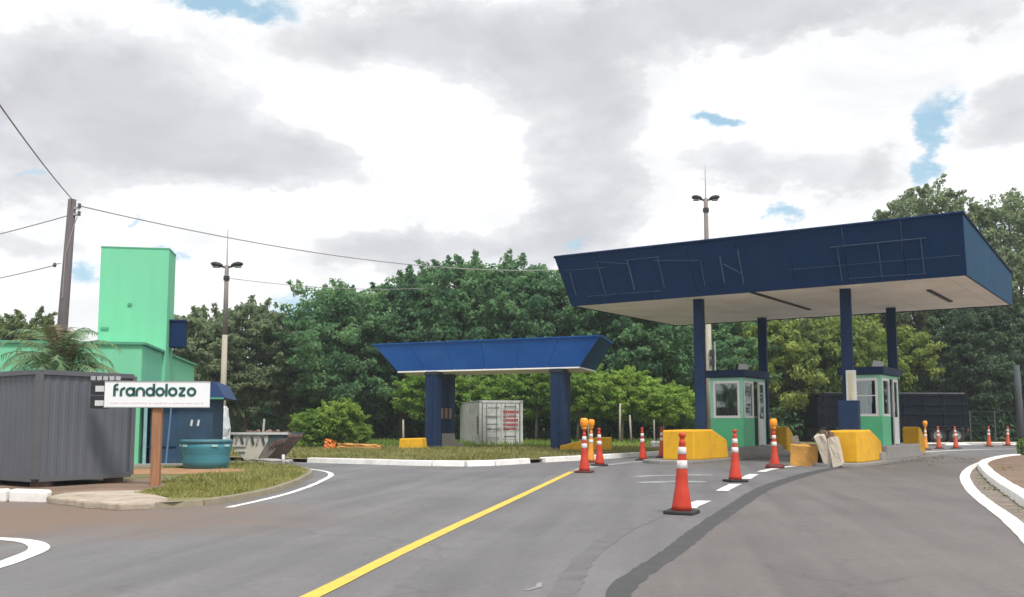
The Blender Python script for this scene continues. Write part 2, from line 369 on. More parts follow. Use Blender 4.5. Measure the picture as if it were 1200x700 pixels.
M_SKIPRUST = mat('skip_stained', (0.17, 0.15, 0.135), 0.8, 0.3, 4, 0.2, 30, dirt=(0.10, 0.07, 0.055), dirt_amt=0.7, dscale=3)
M_SKIPDARK = mat('skip_slate', (0.045, 0.075, 0.085), 0.65, 0.2, 3, dirt=(0.2, 0.15, 0.12), dirt_amt=0.5, dscale=3)
M_ORANGEPL = mat('orange_plastic', (0.72, 0.20, 0.035), 0.6, 0.12, 3, dirt=(0.45, 0.22, 0.1), dirt_amt=0.5)
M_BROKEN = mat('broken_plaster', (0.52, 0.46, 0.38), 0.9, 0.2, 4, 0.4, 20, dirt=(0.27, 0.19, 0.13), dirt_amt=0.8, dscale=3.5)
M_OCHRE = mat('ochre_block', (0.52, 0.27, 0.06), 0.85, 0.2, 4, 0.3, 20, dirt=(0.22, 0.13, 0.06), dirt_amt=0.8, dscale=4)
M_WIRE = mat('cable', (0.30, 0.28, 0.28), 0.6, 0.1, 2)
M_GALV = mat('galvanised', (0.33, 0.34, 0.35), 0.5, 0.1, 4, metal=0.3)
M_FENCE = mat('old_fence', (0.09, 0.10, 0.10), 0.8, 0.2, 4)
M_CURTAIN = mat('curtain', (0.42, 0.42, 0.40), 0.9, 0.1, 4)
M_INTERIOR = mat('booth_interior', (0.10, 0.11, 0.11), 0.8, 0.1, 2)

F_DARK = leaf_mat('foliage_dark', (0.066, 0.170, 0.092), (0.245, 0.415, 0.185), 0.55)
F_OLIVE = leaf_mat('foliage_olive', (0.11, 0.155, 0.062), (0.26, 0.33, 0.135), 0.55)
F_YELLOW = leaf_mat('foliage_yellowgreen', (0.145, 0.210, 0.050), (0.38, 0.47, 0.125), 0.55)
F_BRIGHT = leaf_mat('foliage_bright', (0.145, 0.270, 0.050), (0.40, 0.56, 0.12), 0.55)
F_DARKGREY = leaf_mat('foliage_dark_greygreen', (0.055, 0.110, 0.066), (0.175, 0.260, 0.140), 0.5)  # darker, greyer green leaf of the right-hand trees
F_GREY = leaf_mat('foliage_greygreen', (0.165, 0.225, 0.125), (0.355, 0.425, 0.235), 0.55)
F_PALM = leaf_mat('foliage_palm', (0.14, 0.24, 0.12), (0.30, 0.42, 0.24), 0.3)
F_PALMDRY = leaf_mat('foliage_palm_dry', (0.16, 0.14, 0.08), (0.28, 0.25, 0.15), 0.2)
F_GRASS = leaf_mat('grass_blades', (0.17, 0.18, 0.045), (0.36, 0.35, 0.13), 0.35)
F_DRYGRASS = leaf_mat('dry_grass_blades', (0.15, 0.155, 0.055), (0.34, 0.33, 0.145), 0.35)


# ------------------------------------------------------------------ mesh helpers
class MB:
    def __init__(s):
        s.v, s.f = [], []

    def add(s, vs, fs):
        o = len(s.v); s.v += [tuple(v) for v in vs]; s.f += [tuple(i + o for i in f) for f in fs]; return s

    def box(s, c, d, rot=None):
        hx, hy, hz = d[0] / 2, d[1] / 2, d[2] / 2
        vs = [Vector((x, y, z)) for z in (-hz, hz) for x, y in ((-hx, -hy), (hx, -hy), (hx, hy), (-hx, hy))]
        if rot is not None:
            m = Euler(rot).to_matrix(); vs = [m @ v for v in vs]
        c = Vector(c)
        return s.add([v + c for v in vs], [(3, 2, 1, 0), (4, 5, 6, 7), (0, 1, 5, 4), (1, 2, 6, 5), (2, 3, 7, 6), (3, 0, 4, 7)])

    def hexa(s, b, t):
        """Eight corners: bottom loop then top loop, counter-clockwise from above."""
        return s.add(list(b) + list(t), [(3, 2, 1, 0), (4, 5, 6, 7), (0, 1, 5, 4), (1, 2, 6, 5), (2, 3, 7, 6), (3, 0, 4, 7)])

    def prism(s, poly, axis, a, b):
        """Polygon (u,w) extruded along an axis; axis 'x': (u,w)->(y,z); 'y': (x,z); 'z': (x,y)."""
        def P(u, w, k):
            return {'x': (k, u, w), 'y': (u, k, w), 'z': (u, w, k)}[axis]
        n = len(poly)
        vs = [P(u, w, a) for u, w in poly] + [P(u, w, b) for u, w in poly]
        fs = [tuple(range(n)), tuple(range(2 * n - 1, n - 1, -1))] + [((i + 1) % n, i, n + i, n + (i + 1) % n) for i in range(n)]
        return s.add(vs, fs)

    def tube(s, pts, rad, n=8, cap=True):
        pts = [Vector(p) for p in pts]
        if isinstance(rad, (int, float)):
            rad = [rad] * len(pts)
        rings = []
        up = Vector((0.13, 0.21, 0.97))
        for i, p in enumerate(pts):
            d = (pts[min(i + 1, len(pts) - 1)] - pts[max(i - 1, 0)]).normalized()
            a = d.cross(up)
            if a.length < 0.2:
                a = d.cross(Vector((1, 0, 0)))
            a.normalize(); b = d.cross(a)
            rings.append([p + (a * math.cos(t) + b * math.sin(t)) * rad[i] for t in [2 * math.pi * k / n for k in range(n)]])
        vs = [v for r in rings for v in r]
        fs = [(i * n + k, i * n + (k + 1) % n, (i + 1) * n + (k + 1) % n, (i + 1) * n + k) for i in range(len(pts) - 1) for k in range(n)]
        if cap:
            fs += [tuple(range(n - 1, -1, -1)), tuple(range((len(pts) - 1) * n, len(pts) * n))]
        return s.add(vs, fs)

    def lathe(s, prof, n=20, c=(0, 0, 0)):
        vs = [(c[0] + r * math.cos(2 * math.pi * k / n), c[1] + r * math.sin(2 * math.pi * k / n), c[2] + z) for r, z in prof for k in range(n)]
        fs = [(i * n + k, i * n + (k + 1) % n, (i + 1) * n + (k + 1) % n, (i + 1) * n + k) for i in range(len(prof) - 1) for k in range(n)]
        fs += [tuple(range(n - 1, -1, -1)), tuple(range((len(prof) - 1) * n, len(prof) * n))]
        return s.add(vs, fs)

    def build(s, name, m, parent=None, smooth=False, bevel=0.0, seg=2):
        me = bpy.data.meshes.new(name); me.from_pydata(s.v, [], s.f); me.update()
        me.materials.append(m)
        o = bpy.data.objects.new(name, me); COL.objects.link(o)
        if parent:
            o.parent = parent
        if smooth:
            me.shade_smooth()
        if bevel:
            b = o.modifiers.new('edge', 'BEVEL'); b.width = bevel; b.segments = seg; b.limit_method = 'ANGLE'; b.angle_limit = R(40)
        return o


def tag(o, label=None, cat=None, group=None, kind=None):
    if label: o['label'] = label
    if cat: o['category'] = cat
    if group: o['group'] = group
    if kind: o['kind'] = kind
    return o


def thing(name, label, cat, loc=(0, 0, 0), rz=0.0, group=None):
    o = bpy.data.objects.new(name, None); COL.objects.link(o)
    o.empty_display_size = 0.3
    o.location = loc; o.rotation_euler = (0, 0, rz)
    return tag(o, label, cat, group)


def copy_tree(o, parent=None):
    c = o.copy(); COL.objects.link(c); c.parent = parent
    for ch in list(o.children):
        copy_tree(ch, c)
    return c


def resample(pts, step):
    pts = [Vector((p[0], p[1])) for p in pts]
    # Catmull-Rom through the points
    dense = []
    for i in range(len(pts) - 1):
        p0, p1, p2, p3 = pts[max(i - 1, 0)], pts[i], pts[i + 1], pts[min(i + 2, len(pts) - 1)]
        for k in range(16):
            t = k / 16
            dense.append(0.5 * ((2 * p1) + (p2 - p0) * t + (2 * p0 - 5 * p1 + 4 * p2 - p3) * t * t + (3 * p1 - p0 - 3 * p2 + p3) * t ** 3))
    dense.append(pts[-1])
    out = [dense[0]]; acc = 0.0
    for a, b in zip(dense, dense[1:]):
        d = (b - a).length
        while d > 0 and acc + d >= step:
            t = (step - acc) / d
            a = a + (b - a) * t; d = (b - a).length; acc = 0.0
            out.append(a.copy())
        acc += d
    if (out[-1] - dense[-1]).length > step * 0.35:
        out.append(dense[-1])
    return out


def sheet(name, poly, z, m, kind='structure', sub=None):
    mb = MB(); mb.add([(x, y, z) for x, y in poly], [tuple(range(len(poly)))])
    o = mb.build(name, m); tag(o, kind=kind)
    return o


def ribbon(name, pts, w, z, m, step=0.4, jitter=0.0, seed=1, w_end=None):
    rnd = random.Random(seed)
    ps = resample(pts, step); n = len(ps); vs = []
    for i, p in enumerate(ps):
        d = (ps[min(i + 1, n - 1)] - ps[max(i - 1, 0)]).normalized(); a = Vector((-d.y, d.x))
        ww = w if w_end is None else w + (w_end - w) * i / (n - 1)
        l = ww / 2 + rnd.uniform(-jitter, jitter); r = ww / 2 + rnd.uniform(-jitter, jitter)
        vs += [(p.x + a.x * l, p.y + a.y * l, z), (p.x - a.x * r, p.y - a.y * r, z)]
    mb = MB(); mb.add(vs, [(2 * i, 2 * i + 1, 2 * i + 3, 2 * i + 2) for i in range(n - 1)])
    o = mb.build(name, m); tag(o, kind='structure')
    return o


def kerb(name, pts, w, h, m, z0=-0.02, piece=1.0, gaps=(), seed=3, jit=0.004):
    """A line of kerb stones, each its own piece, laid end to end with thin joints and slightly uneven."""
    rnd = random.Random(seed)
    root = bpy.data.objects.new(name, None); COL.objects.link(root); tag(root, kind='structure')
    ps = resample(pts, piece)
    root.location = (ps[0].x, ps[0].y, 0)
    for i, (a, b) in enumerate(zip(ps, ps[1:])):
        if i in gaps:
            continue
        d = (b - a); ln = d.length; d.normalize(); nrm = Vector((-d.y, d.x))
        hh = h + rnd.uniform(-jit, jit); off = rnd.uniform(-jit, jit)
        o2 = Vector((ps[0].x, ps[0].y))
        pa, pb = a + d * 0.006 - o2, b - d * 0.006 - o2
        q = [pa - nrm * (w / 2 - off), pb - nrm * (w / 2 - off), pb + nrm * (w / 2 + off), pa + nrm * (w / 2 + off)]
        lean = 0.03
        t = [pa - nrm * (w / 2 - off - lean), pb - nrm * (w / 2 - off - lean), pb + nrm * (w / 2 + off - lean), pa + nrm * (w / 2 + off - lean)]
        mb = MB(); mb.hexa([(p.x, p.y, z0) for p in q], [(p.x, p.y, hh) for p in t])
        mb.build('kerb_stone', m, root, bevel=0.018)
    return root


# ------------------------------------------------------------------ ground, roads, markings
def ground_grid(name, x0, x1, y0, y1, z, m, n=40):
    mb = MB(); vs = [(x0 + (x1 - x0) * i / n, y0 + (y1 - y0) * j / n, z) for j in range(n + 1) for i in range(n + 1)]
    mb.add(vs, [(j * (n + 1) + i, j * (n + 1) + i + 1, (j + 1) * (n + 1) + i + 1, (j + 1) * (n + 1) + i) for j in range(n) for i in range(n)])
    return tag(mb.build(name, m), kind='structure')


ground_grid('ground', -500, 500, -200, 900, -0.03, M_SOIL)
sheet('road', [(-40, -20), (40, -20), (45, 20), (48, 64), (22, 64), (14, 52), (6, 40), (2.4, 34.4), (-1, 30.4), (-6.6, 32.4),
               (-14, 36), (-40, 40)], 0.0, ASPHALT)

E_ = Vector((0.824, -0.566)); N_ = Vector((0.566, 0.824)); CC = Vector((10.11, 35.28)); RZ = math.atan2(-0.566, 0.824)


def loc(e, n):
    p = CC + E_ * e + N_ * n
    return p.x, p.y


# raised left verge with earth and grass
VERGE = [(-5.36, 14.66), (-5.05, 14.85), (-4.65, 15.6), (-4.42, 17.2), (-4.42, 19.2), (-4.62, 21.8), (-5.0, 24.6), (-5.7, 26.8), (-7.0, 28.6), (-9.2, 30.0), (-13, 31.5), (-30, 33)]
sheet('verge', VERGE + [(-30, 16.6), (-8.3, 16.6), (-7.2, 16.2), (-6.6, 15.4)], 0.09, M_SOIL)
ps = resample(VERGE, 0.8)
kerb('verge_kerb', VERGE, 0.14, 0.10, M_OLDKERB, piece=0.9)
sheet('bare_strip', [(-10.5, 22.5), (-7.4, 23.1), (-6.4, 24.2), (-6.8, 25.4), (-8.4, 26.0), (-10.5, 25.6)], 0.096, mat('red_earth', (0.36, 0.19, 0.10), 0.95, 0.25, 1.5, 0.5, 25, dirt=(0.30, 0.23, 0.14), dirt_amt=0.8, dscale=1.2, fine=0.2))
M_SLAB = mat('dusty_slab', (0.40, 0.34, 0.27), 0.9, 0.2, 3, 0.4, 20, dirt=(0.21, 0.145, 0.10), dirt_amt=1.0, dscale=1.6, fine=0.15)
# concrete apron and limewashed blocks by the grey cabin
mb = MB(); mb.prism([(-7.4, 15.8), (-7.0, 15.42), (-6.7, 15.2), (-6.35, 14.78), (-6.1, 14.72), (-5.72, 14.42), (-5.5, 14.5), (-5.28, 14.66), (-5.18, 14.95), (-5.35, 15.5), (-6.05, 16.6), (-6.4, 17.3), (-7.1, 17.15), (-7.5, 16.6)], 'z', 0.105, -0.02)
slab = mb.build('concrete_slab', M_SLAB, bevel=0.03); tag(slab, kind='structure')
root = bpy.data.objects.new('block_kerb', None); COL.objects.link(root); tag(root, kind='structure'); root.location = (-7.8, 16.05, 0)
for i, (x, dx) in enumerate(((0.02, 0.62), (-0.68, 0.66), (-1.38, 0.66), (-2.08, 0.66))):
    mb = MB(); mb.box((x, 0.03 * i, 0.085), (dx, 0.2, 0.22), (0.05, 0.03 * (-1) ** i, 0.03 * i)); mb.build('kerb_stone', M_KERB, root, bevel=0.04)
sheet('cabin_yard', [(-7.2, 16.15), (-6.2, 16.9), (-6.6, 19.5), (-7.2, 21), (-20, 22), (-20, 16.3)], 0.098, M_DIRT)

# central planted island with its limewashed kerb
CK = [(-6.6, 32.3), (-4.4, 30.9), (-2.2, 29.6), (-1.0, 29.5), (-0.2, 30.5), (1.1, 32.6), (2.3, 34.2), (3.6, 36.1), (6.0, 40.0), (9.6, 45.5), (16, 55)]
sheet('island_ground', CK + [(18, 60), (-40, 66), (-40, 44), (-14, 36.6)], 0.11, M_DRYSOIL)
kerb('island_kerb', CK, 0.3, 0.16, M_KERB, gaps=(9,))
# right planting bed
RK = [(4.9, 6), (6.3, 10.8), (7.2, 13.3), (8.28, 16.08), (10.09, 20.57), (11.86, 24.73), (13.87, 29.16), (16.2, 33.2), (19.0, 37.0), (23.5, 40.5), (32, 43)]
sheet('bed_ground', RK + [(60, 44), (60, 6)], 0.10, M_DIRT)
kerb('bed_kerb', RK, 0.30, 0.14, M_KERB, seed=5)
RL = [(4.2, 6.5), (5.0, 9.2), (5.89, 11.47), (6.62, 13.32), (7.85, 16.62), (9.21, 20.01), (11.2, 24.5), (13.7, 29.4), (16.3, 33.9), (19.2, 38.3), (23.5, 41.8), (30, 44)]
gut = resample(RL, 0.5)
sheet('gutter', [(p.x, p.y) for p in gut] + [(p.x, p.y) for p in reversed(resample(RK, 0.5))], 0.005, M_GUTTER)
ribbon('edge_line', RL, 0.22, 0.010, M_WHITEPAINT, seed=6, jitter=0.006)
# the newer exit lane, a slightly warmer asphalt between the seam and the right edge
SEAM = [(0.55, 5.5), (0.77, 7.28), (1.0, 8.2), (1.58, 9.8), (2.3, 12.0), (3.33, 14.94), (5.09, 19.74), (7.7, 25.4), (9.9, 29.2), (11.6, 30.6)]
sheet('exit_lane', [(p.x, p.y) for p in resample(SEAM, 0.5)] + [(13.5, 34.0), (17.5, 40.5)] + [(p.x, p.y) for p in reversed(resample(RL[:-2], 0.5))] + [(3.3, 3.0), (0.3, 3.0)], 0.002, ASPHALT_WARM)
# centre line in yellow
ribbon('centre_line', [(-1.75, 5.6), (-1.46, 7.28), (-0.94, 10.72), (0.1, 17.0), (1.58, 26.05)], 0.145, 0.006, M_YELLOWPAINT, jitter=0.004, seed=8)
# worn white channel line behind the cones, and dashes along the exit lane
ribbon('channel_line', [(1.7, 26.6), (2.5, 29.4), (4.2, 33.0), (5.5, 36.0), (6.5, 38.0)], 0.34, 0.006, M_WORNWHITE, jitter=0.03, seed=9)
DL = [(2.45, 14.3), (2.86, 15.5), (3.36, 16.8), (4.07, 19.0), (4.99, 21.6), (5.96, 24.5), (7.37, 27.8), (9.2, 30.6), (10.6, 32.2)]
dl = resample(DL, 0.25)
for a, b in ((2, 10), (18, 28), (35, 46), (49, 74)):
    if b < len(dl):
        ribbon('lane_dash', [(p.x, p.y) for p in dl[a:b:3]], 0.24, 0.008, M_WHITEPAINT, seed=a, jitter=0.015)
ribbon('worn_arrow', [(2.7, 21.2), (3.6, 21.6), (4.3, 21.5)], 0.5, 0.005, M_WORNWHITE, jitter=0.06, seed=31)
ribbon('worn_arrow', [(2.9, 23.6), (3.7, 24.2), (4.9, 24.3)], 0.4, 0.005, M_WORNWHITE, jitter=0.06, seed=32)
ribbon('worn_mark', [(0.10, 7.55), (0.2, 7.7), (0.23, 7.95)], 0.04, 0.004, M_PATCHLIGHT, step=0.1, jitter=0.012, seed=33)
# left edge line and the line round the side-road splitter
ribbon('left_edge_line', [(-4.25, 14.9), (-4.06, 17.2), (-4.06, 19.6), (-4.22, 22.2), (-4.45, 24.4), (-4.95, 26.2), (-5.9, 28.0)], 0.13, 0.006, M_WHITEPAINT, jitter=0.01, seed=12)
ribbon('splitter_line', [(-7.4, 10.9), (-6.2, 11.0), (-5.3, 10.75), (-4.78, 10.1), (-4.6, 9.3), (-4.55, 8.6), (-4.7, 7.6), (-5.2, 6.2)], 0.2, 0.006, M_WHITEPAINT, step=0.2, seed=13)
ribbon('splitter_line', [(-7.4, 10.25), (-6.1, 10.3), (-5.42, 9.95), (-5.3, 9.5), (-5.5, 8.9)], 0.2, 0.006, M_WHITEPAINT, step=0.2, seed=14)
# dark asphalt seam and the patched trench
ribbon('asphalt_seam', [(0.55, 5.5), (0.77, 7.28), (1.0, 8.2), (1.58, 9.8), (2.3, 12.0), (3.33, 14.94), (5.09, 19.74), (7.7, 25.4), (9.9, 29.2), (11.6, 30.6)], 0.185, 0.0045, M_TAR, step=0.16, jitter=0.016, seed=15, w_end=0.42)
ribbon('trench_patch', [(0.15, 5.6), (0.36, 7.28), (0.68, 9.3), (1.15, 11.2), (1.75, 13.0), (2.3, 14.4)], 0.20, 0.003, M_PATCH, step=0.16, jitter=0.02, seed=16, w_end=0.22)
ribbon('far_edge_line', [(14.2, 37.0), (16.9, 42.3), (21.9, 47.6), (25.7, 49.6), (34, 51)], 0.3, 0.006, M_WHITEPAINT, seed=17)
sheet('far_verge', [(22.6, 55.5), (26, 58.6), (48, 60.5), (60, 75), (20, 75), (15, 55.5)], 0.1, M_DRYSOIL)
kerb('far_kerb', [(22.6, 55.5), (26, 58.6), (34, 59.3), (48, 60.5)], 0.3, 0.15, M_KERB, seed=18)


# ------------------------------------------------------------------ big toll canopy
def lerp3(a, b, t):
    return tuple(a[i] + (b[i] - a[i]) * t for i in range(3))


def big_canopy():
    t = thing('toll_canopy', 'large navy toll plaza canopy on four slim columns over two booths', 'canopy', (CC.x, CC.y, 0), RZ)
    zb, zt, hl, hd, o = 5.5, 7.28, 6.62, 4.42, 0.42

    names = ('fascia', 'fascia', 'fascia', 'fascia')
    B = [(-hl, -hd, zb), (hl, -hd, zb), (hl, hd, zb), (-hl, hd, zb)]
    T = [(-hl - 0.45, -hd - o, zt), (hl + 0.03, -hd - o, zt - 0.04), (hl + 0.03, hd + 0.02, 6.66), (-hl - 0.2, hd + 0.02, 6.7)]
    for i in range(4):
        j = (i + 1) % 4
        Bi, Bj, Ti, Tj = Vector(B[i]), Vector(B[j]), Vector(T[i]), Vector(T[j])
        cen = (Bi + Bj) / 2; inn = Vector((-cen.x, -cen.y, 0)).normalized()
        if i % 2 == 0: inn = Vector((0, inn.y / abs(inn.y), 0))
        else: inn = Vector((inn.x / abs(inn.x), 0, 0))
        along = (Bj - Bi).normalized()
        npan = 8 if i % 2 == 0 else 6
        for k in range(npan):      # sheet panels with thin joints
            a, b = k / npan + 0.0006, (k + 1) / npan - 0.0006
            q = [Bi.lerp(Bj, a), Bi.lerp(Bj, b), Ti.lerp(Tj, b), Ti.lerp(Tj, a)]
            th = inn * 0.06
            mb = MB(); vs = q + [v + th for v in q]
            mb.add(vs, [(0, 1, 2, 3), (7, 6, 5, 4), (1, 0, 4, 5), (2, 1, 5, 6), (3, 2, 6, 7), (0, 3, 7, 4)])
            mb.build('fascia_panel', M_END_SHADING if i == 1 else M_NAVY, t)  # right end painted lighter, for the sunlight on that side
    # coping along the top edge
    mb = MB()
    for i in range(4):
        a, b = Vector(T[i]), Vector(T[(i + 1) % 4])
        d = (b - a); mb.tube([a + Vector((0, 0, 0.012)), b + Vector((0, 0, 0.012))], 0.045, 6)
    mb.build('coping', M_NAVY, t)
    mb = MB(); mb.box((0, 0, 6.45), (2 * hl - 0.1, 2 * hd - 0.1, 0.05)); mb.build('roof_deck', M_GALV, t)
    # soffit of long panels
    n = 22
    for k in range(n):
        w = 2 * hl / n
        mb = MB(); mb.box((-hl + w * (k + 0.5), 0, zb + 0.045 + (0.006 if k % 2 else 0)), (w - 0.012, 2 * hd - 0.13, 0.04))
        mb.build('soffit_panel', M_SOFFIT, t)
    mb = MB(); mb.box((0, 0, zb + 0.1), (2 * hl - 0.15, 2 * hd - 0.15, 0.03)); mb.build('soffit_backing', M_DARK, t)
    for e, n0, n1 in ((0.15, -4.3, 1.6), (5.0, -1.6, 2.0)):
        mb = MB(); mb.box((e, (n0 + n1) / 2, zb + 0.01), (0.13, n1 - n0, 0.045)); mb.build('light_channel', M_DARK, t)
    # columns
    for e, nn in ((-2.1, -3.4), (-2.4, 3.55), (2.83, -3.2), (2.75, 2.95)):
        mb = MB(); mb.box((e, nn, (zb + 0.3) / 2 + 0.05), (0.33, 0.33, zb - 0.2), (0, 0, R(10)))
        c = mb.build('column', M_COLBLUE, t, bevel=0.03)
        mb = MB(); mb.box((e, nn, 0.62), (0.5, 0.5, 0.08), (0, 0, R(10))); mb.build('base_plate', M_COLBLUE, c)
        if (e, nn) == (2.83, -3.2):
            mb = MB(); mb.box((e + 0.16, nn - 0.26, 2.45), (0.30, 0.12, 0.95)); mb.build('meter_box', M_OFFWHITE, c, bevel=0.02)
            mb = MB(); mb.box((e + 0.16, nn - 0.33, 2.45), (0.10, 0.02, 0.8)); mb.build('meter_door', mat('meter_cream', (0.5, 0.45, 0.28), 0.6), c)
            mb = MB(); mb.box((e + 0.05, nn - 0.2, 1.25), (0.62, 0.25, 1.45)); mb.build('shield_panel', M_COLBLUE, c, bevel=0.02)
    # bare brackets left by removed lettering, standing off the front fascia
    Bi, Bj, Ti, Tj = Vector(B[0]), Vector(B[1]), Vector(T[0]), Vector(T[1])
    nrm = (Bj - Bi).cross(Ti - Bi).normalized()

    def fp(s, h):
        return Bi.lerp(Bj, s).lerp(Ti.lerp(Tj, s), h) + nrm * 0.03

    def bar(p, q, r=0.018):
        mb = MB(); mb.tube([fp(*p), fp(*q)], r * 0.72, 5); mb.build('letter_bracket', M_GHOST, t)
    SX = [(0.028, 0.20, 0.68), (0.118, 0.20, 0.78), (0.205, 0.22, 0.80), (0.29, 0.22, 0.80), (0.40, 0.18, 0.66), (0.452, 0.20, 0.70), (0.50, 0.16, 0.78)]
    for i, (s, a, b) in enumerate(SX):
        bar((s, a), (s + 0.004, b), 0.034 if i in (2, 5, 6) else 0.022)
    bar((0.02, 0.72), (0.14, 0.70)); bar((0.12, 0.83), (0.21, 0.72)); bar((0.20, 0.80), (0.30, 0.80)); bar((0.28, 0.74), (0.40, 0.66))
    bar((0.06, 0.17), (0.15, 0.17)); bar((0.16, 0.17), (0.28, 0.16)); bar((0.46, 0.55), (0.50, 0.35))
    for s, b in ((0.735, 0.66), (0.824, 0.66), (0.914, 0.66)):
        bar((s, 0.07), (s, b), 0.026)
    bar((0.72, 0.66), (0.925, 0.66), 0.026); bar((0.62, 0.34), (0.99, 0.33), 0.014); bar((0.75, 0.10), (0.92, 0.08), 0.016)


big_canopy()


# ------------------------------------------------------------------ toll islands, noses and booths
M_ISLAND = mat('island_concrete', (0.23, 0.22, 0.21), 0.85, 0.15, 3, 0.25, 40, dirt=(0.15, 0.14, 0.13), dirt_amt=0.6, fine=0.08)


def toll_island(e0, w, zt):
    mb = MB()
    pts = []
    n0, n1 = (-5.6 if e0 < 0 else -4.8), 6.6
    for k in range(9):
        a = math.pi + math.pi * k / 8
        pts.append((math.cos(a) * w / 2, n0 + math.sin(a) * w / 2))
    for k in range(9):
        a = math.pi * k / 8
        pts.append((math.cos(a) * w / 2, n1 + math.sin(a) * w / 2))
    mb.prism(pts, 'z', 0.11, -0.02)
    o = mb.build('toll_island', M_ISLAND, bevel=0.03); o.location = (*loc(e0, 0), 0); o.rotation_euler = (0, 0, RZ); tag(o, kind='structure')
    mb = MB(); mb.box((0.05, 0.2, (zt + 0.1) / 2), (1.55, 4.6, zt - 0.1)); mb.box((0.05, -2.35, zt * 0.35), (1.5, 0.5, zt * 0.6))
    mb.box((0.05, 2.9, zt * 0.3), (1.4, 0.8, zt * 0.5))
    p = mb.build('booth_plinth', M_CONC, o, bevel=0.03)


toll_island(-2.15, 1.9, 0.46)
toll_island(2.85, 1.9, 0.55)


def nose(name, label, e, n, rz, prof, w, m=M_YELLOWBLOCK, z=0.10):
    mb = MB(); mb.prism(prof, 'x', -w / 2, w / 2)
    o = mb.build(name, m, bevel=0.05, seg=3)
    o.location = (*loc(e, n), z) if e is not None else (*n, z)
    o.rotation_euler = (0, 0, rz)
    return tag(o, label, 'barrier')


NP = [(0, 0), (0, 0.95), (1.5, 0.97), (2.7, 0.62), (2.85, 0.0)]
nose('crash_block', 'yellow concrete nose block in front of the left toll booth', -1.85, -5.8, RZ, NP, 1.1)
nose('crash_block', 'yellow concrete nose block in front of the right toll booth', 3.12, -5.0, RZ, NP, 0.85)
RP = [(0, 0), (0, 1.05), (0.35, 1.0), (0.7, 0.78), (0.95, 0.4), (1.0, 0)]
nose('crash_block', 'yellow end block behind the left toll booth, half hidden by a cone', -2.05, 4.1, RZ, RP, 0.7)
nose('crash_block', 'curved yellow end block behind the right toll booth', 3.0, 4.2, RZ, RP, 0.6)


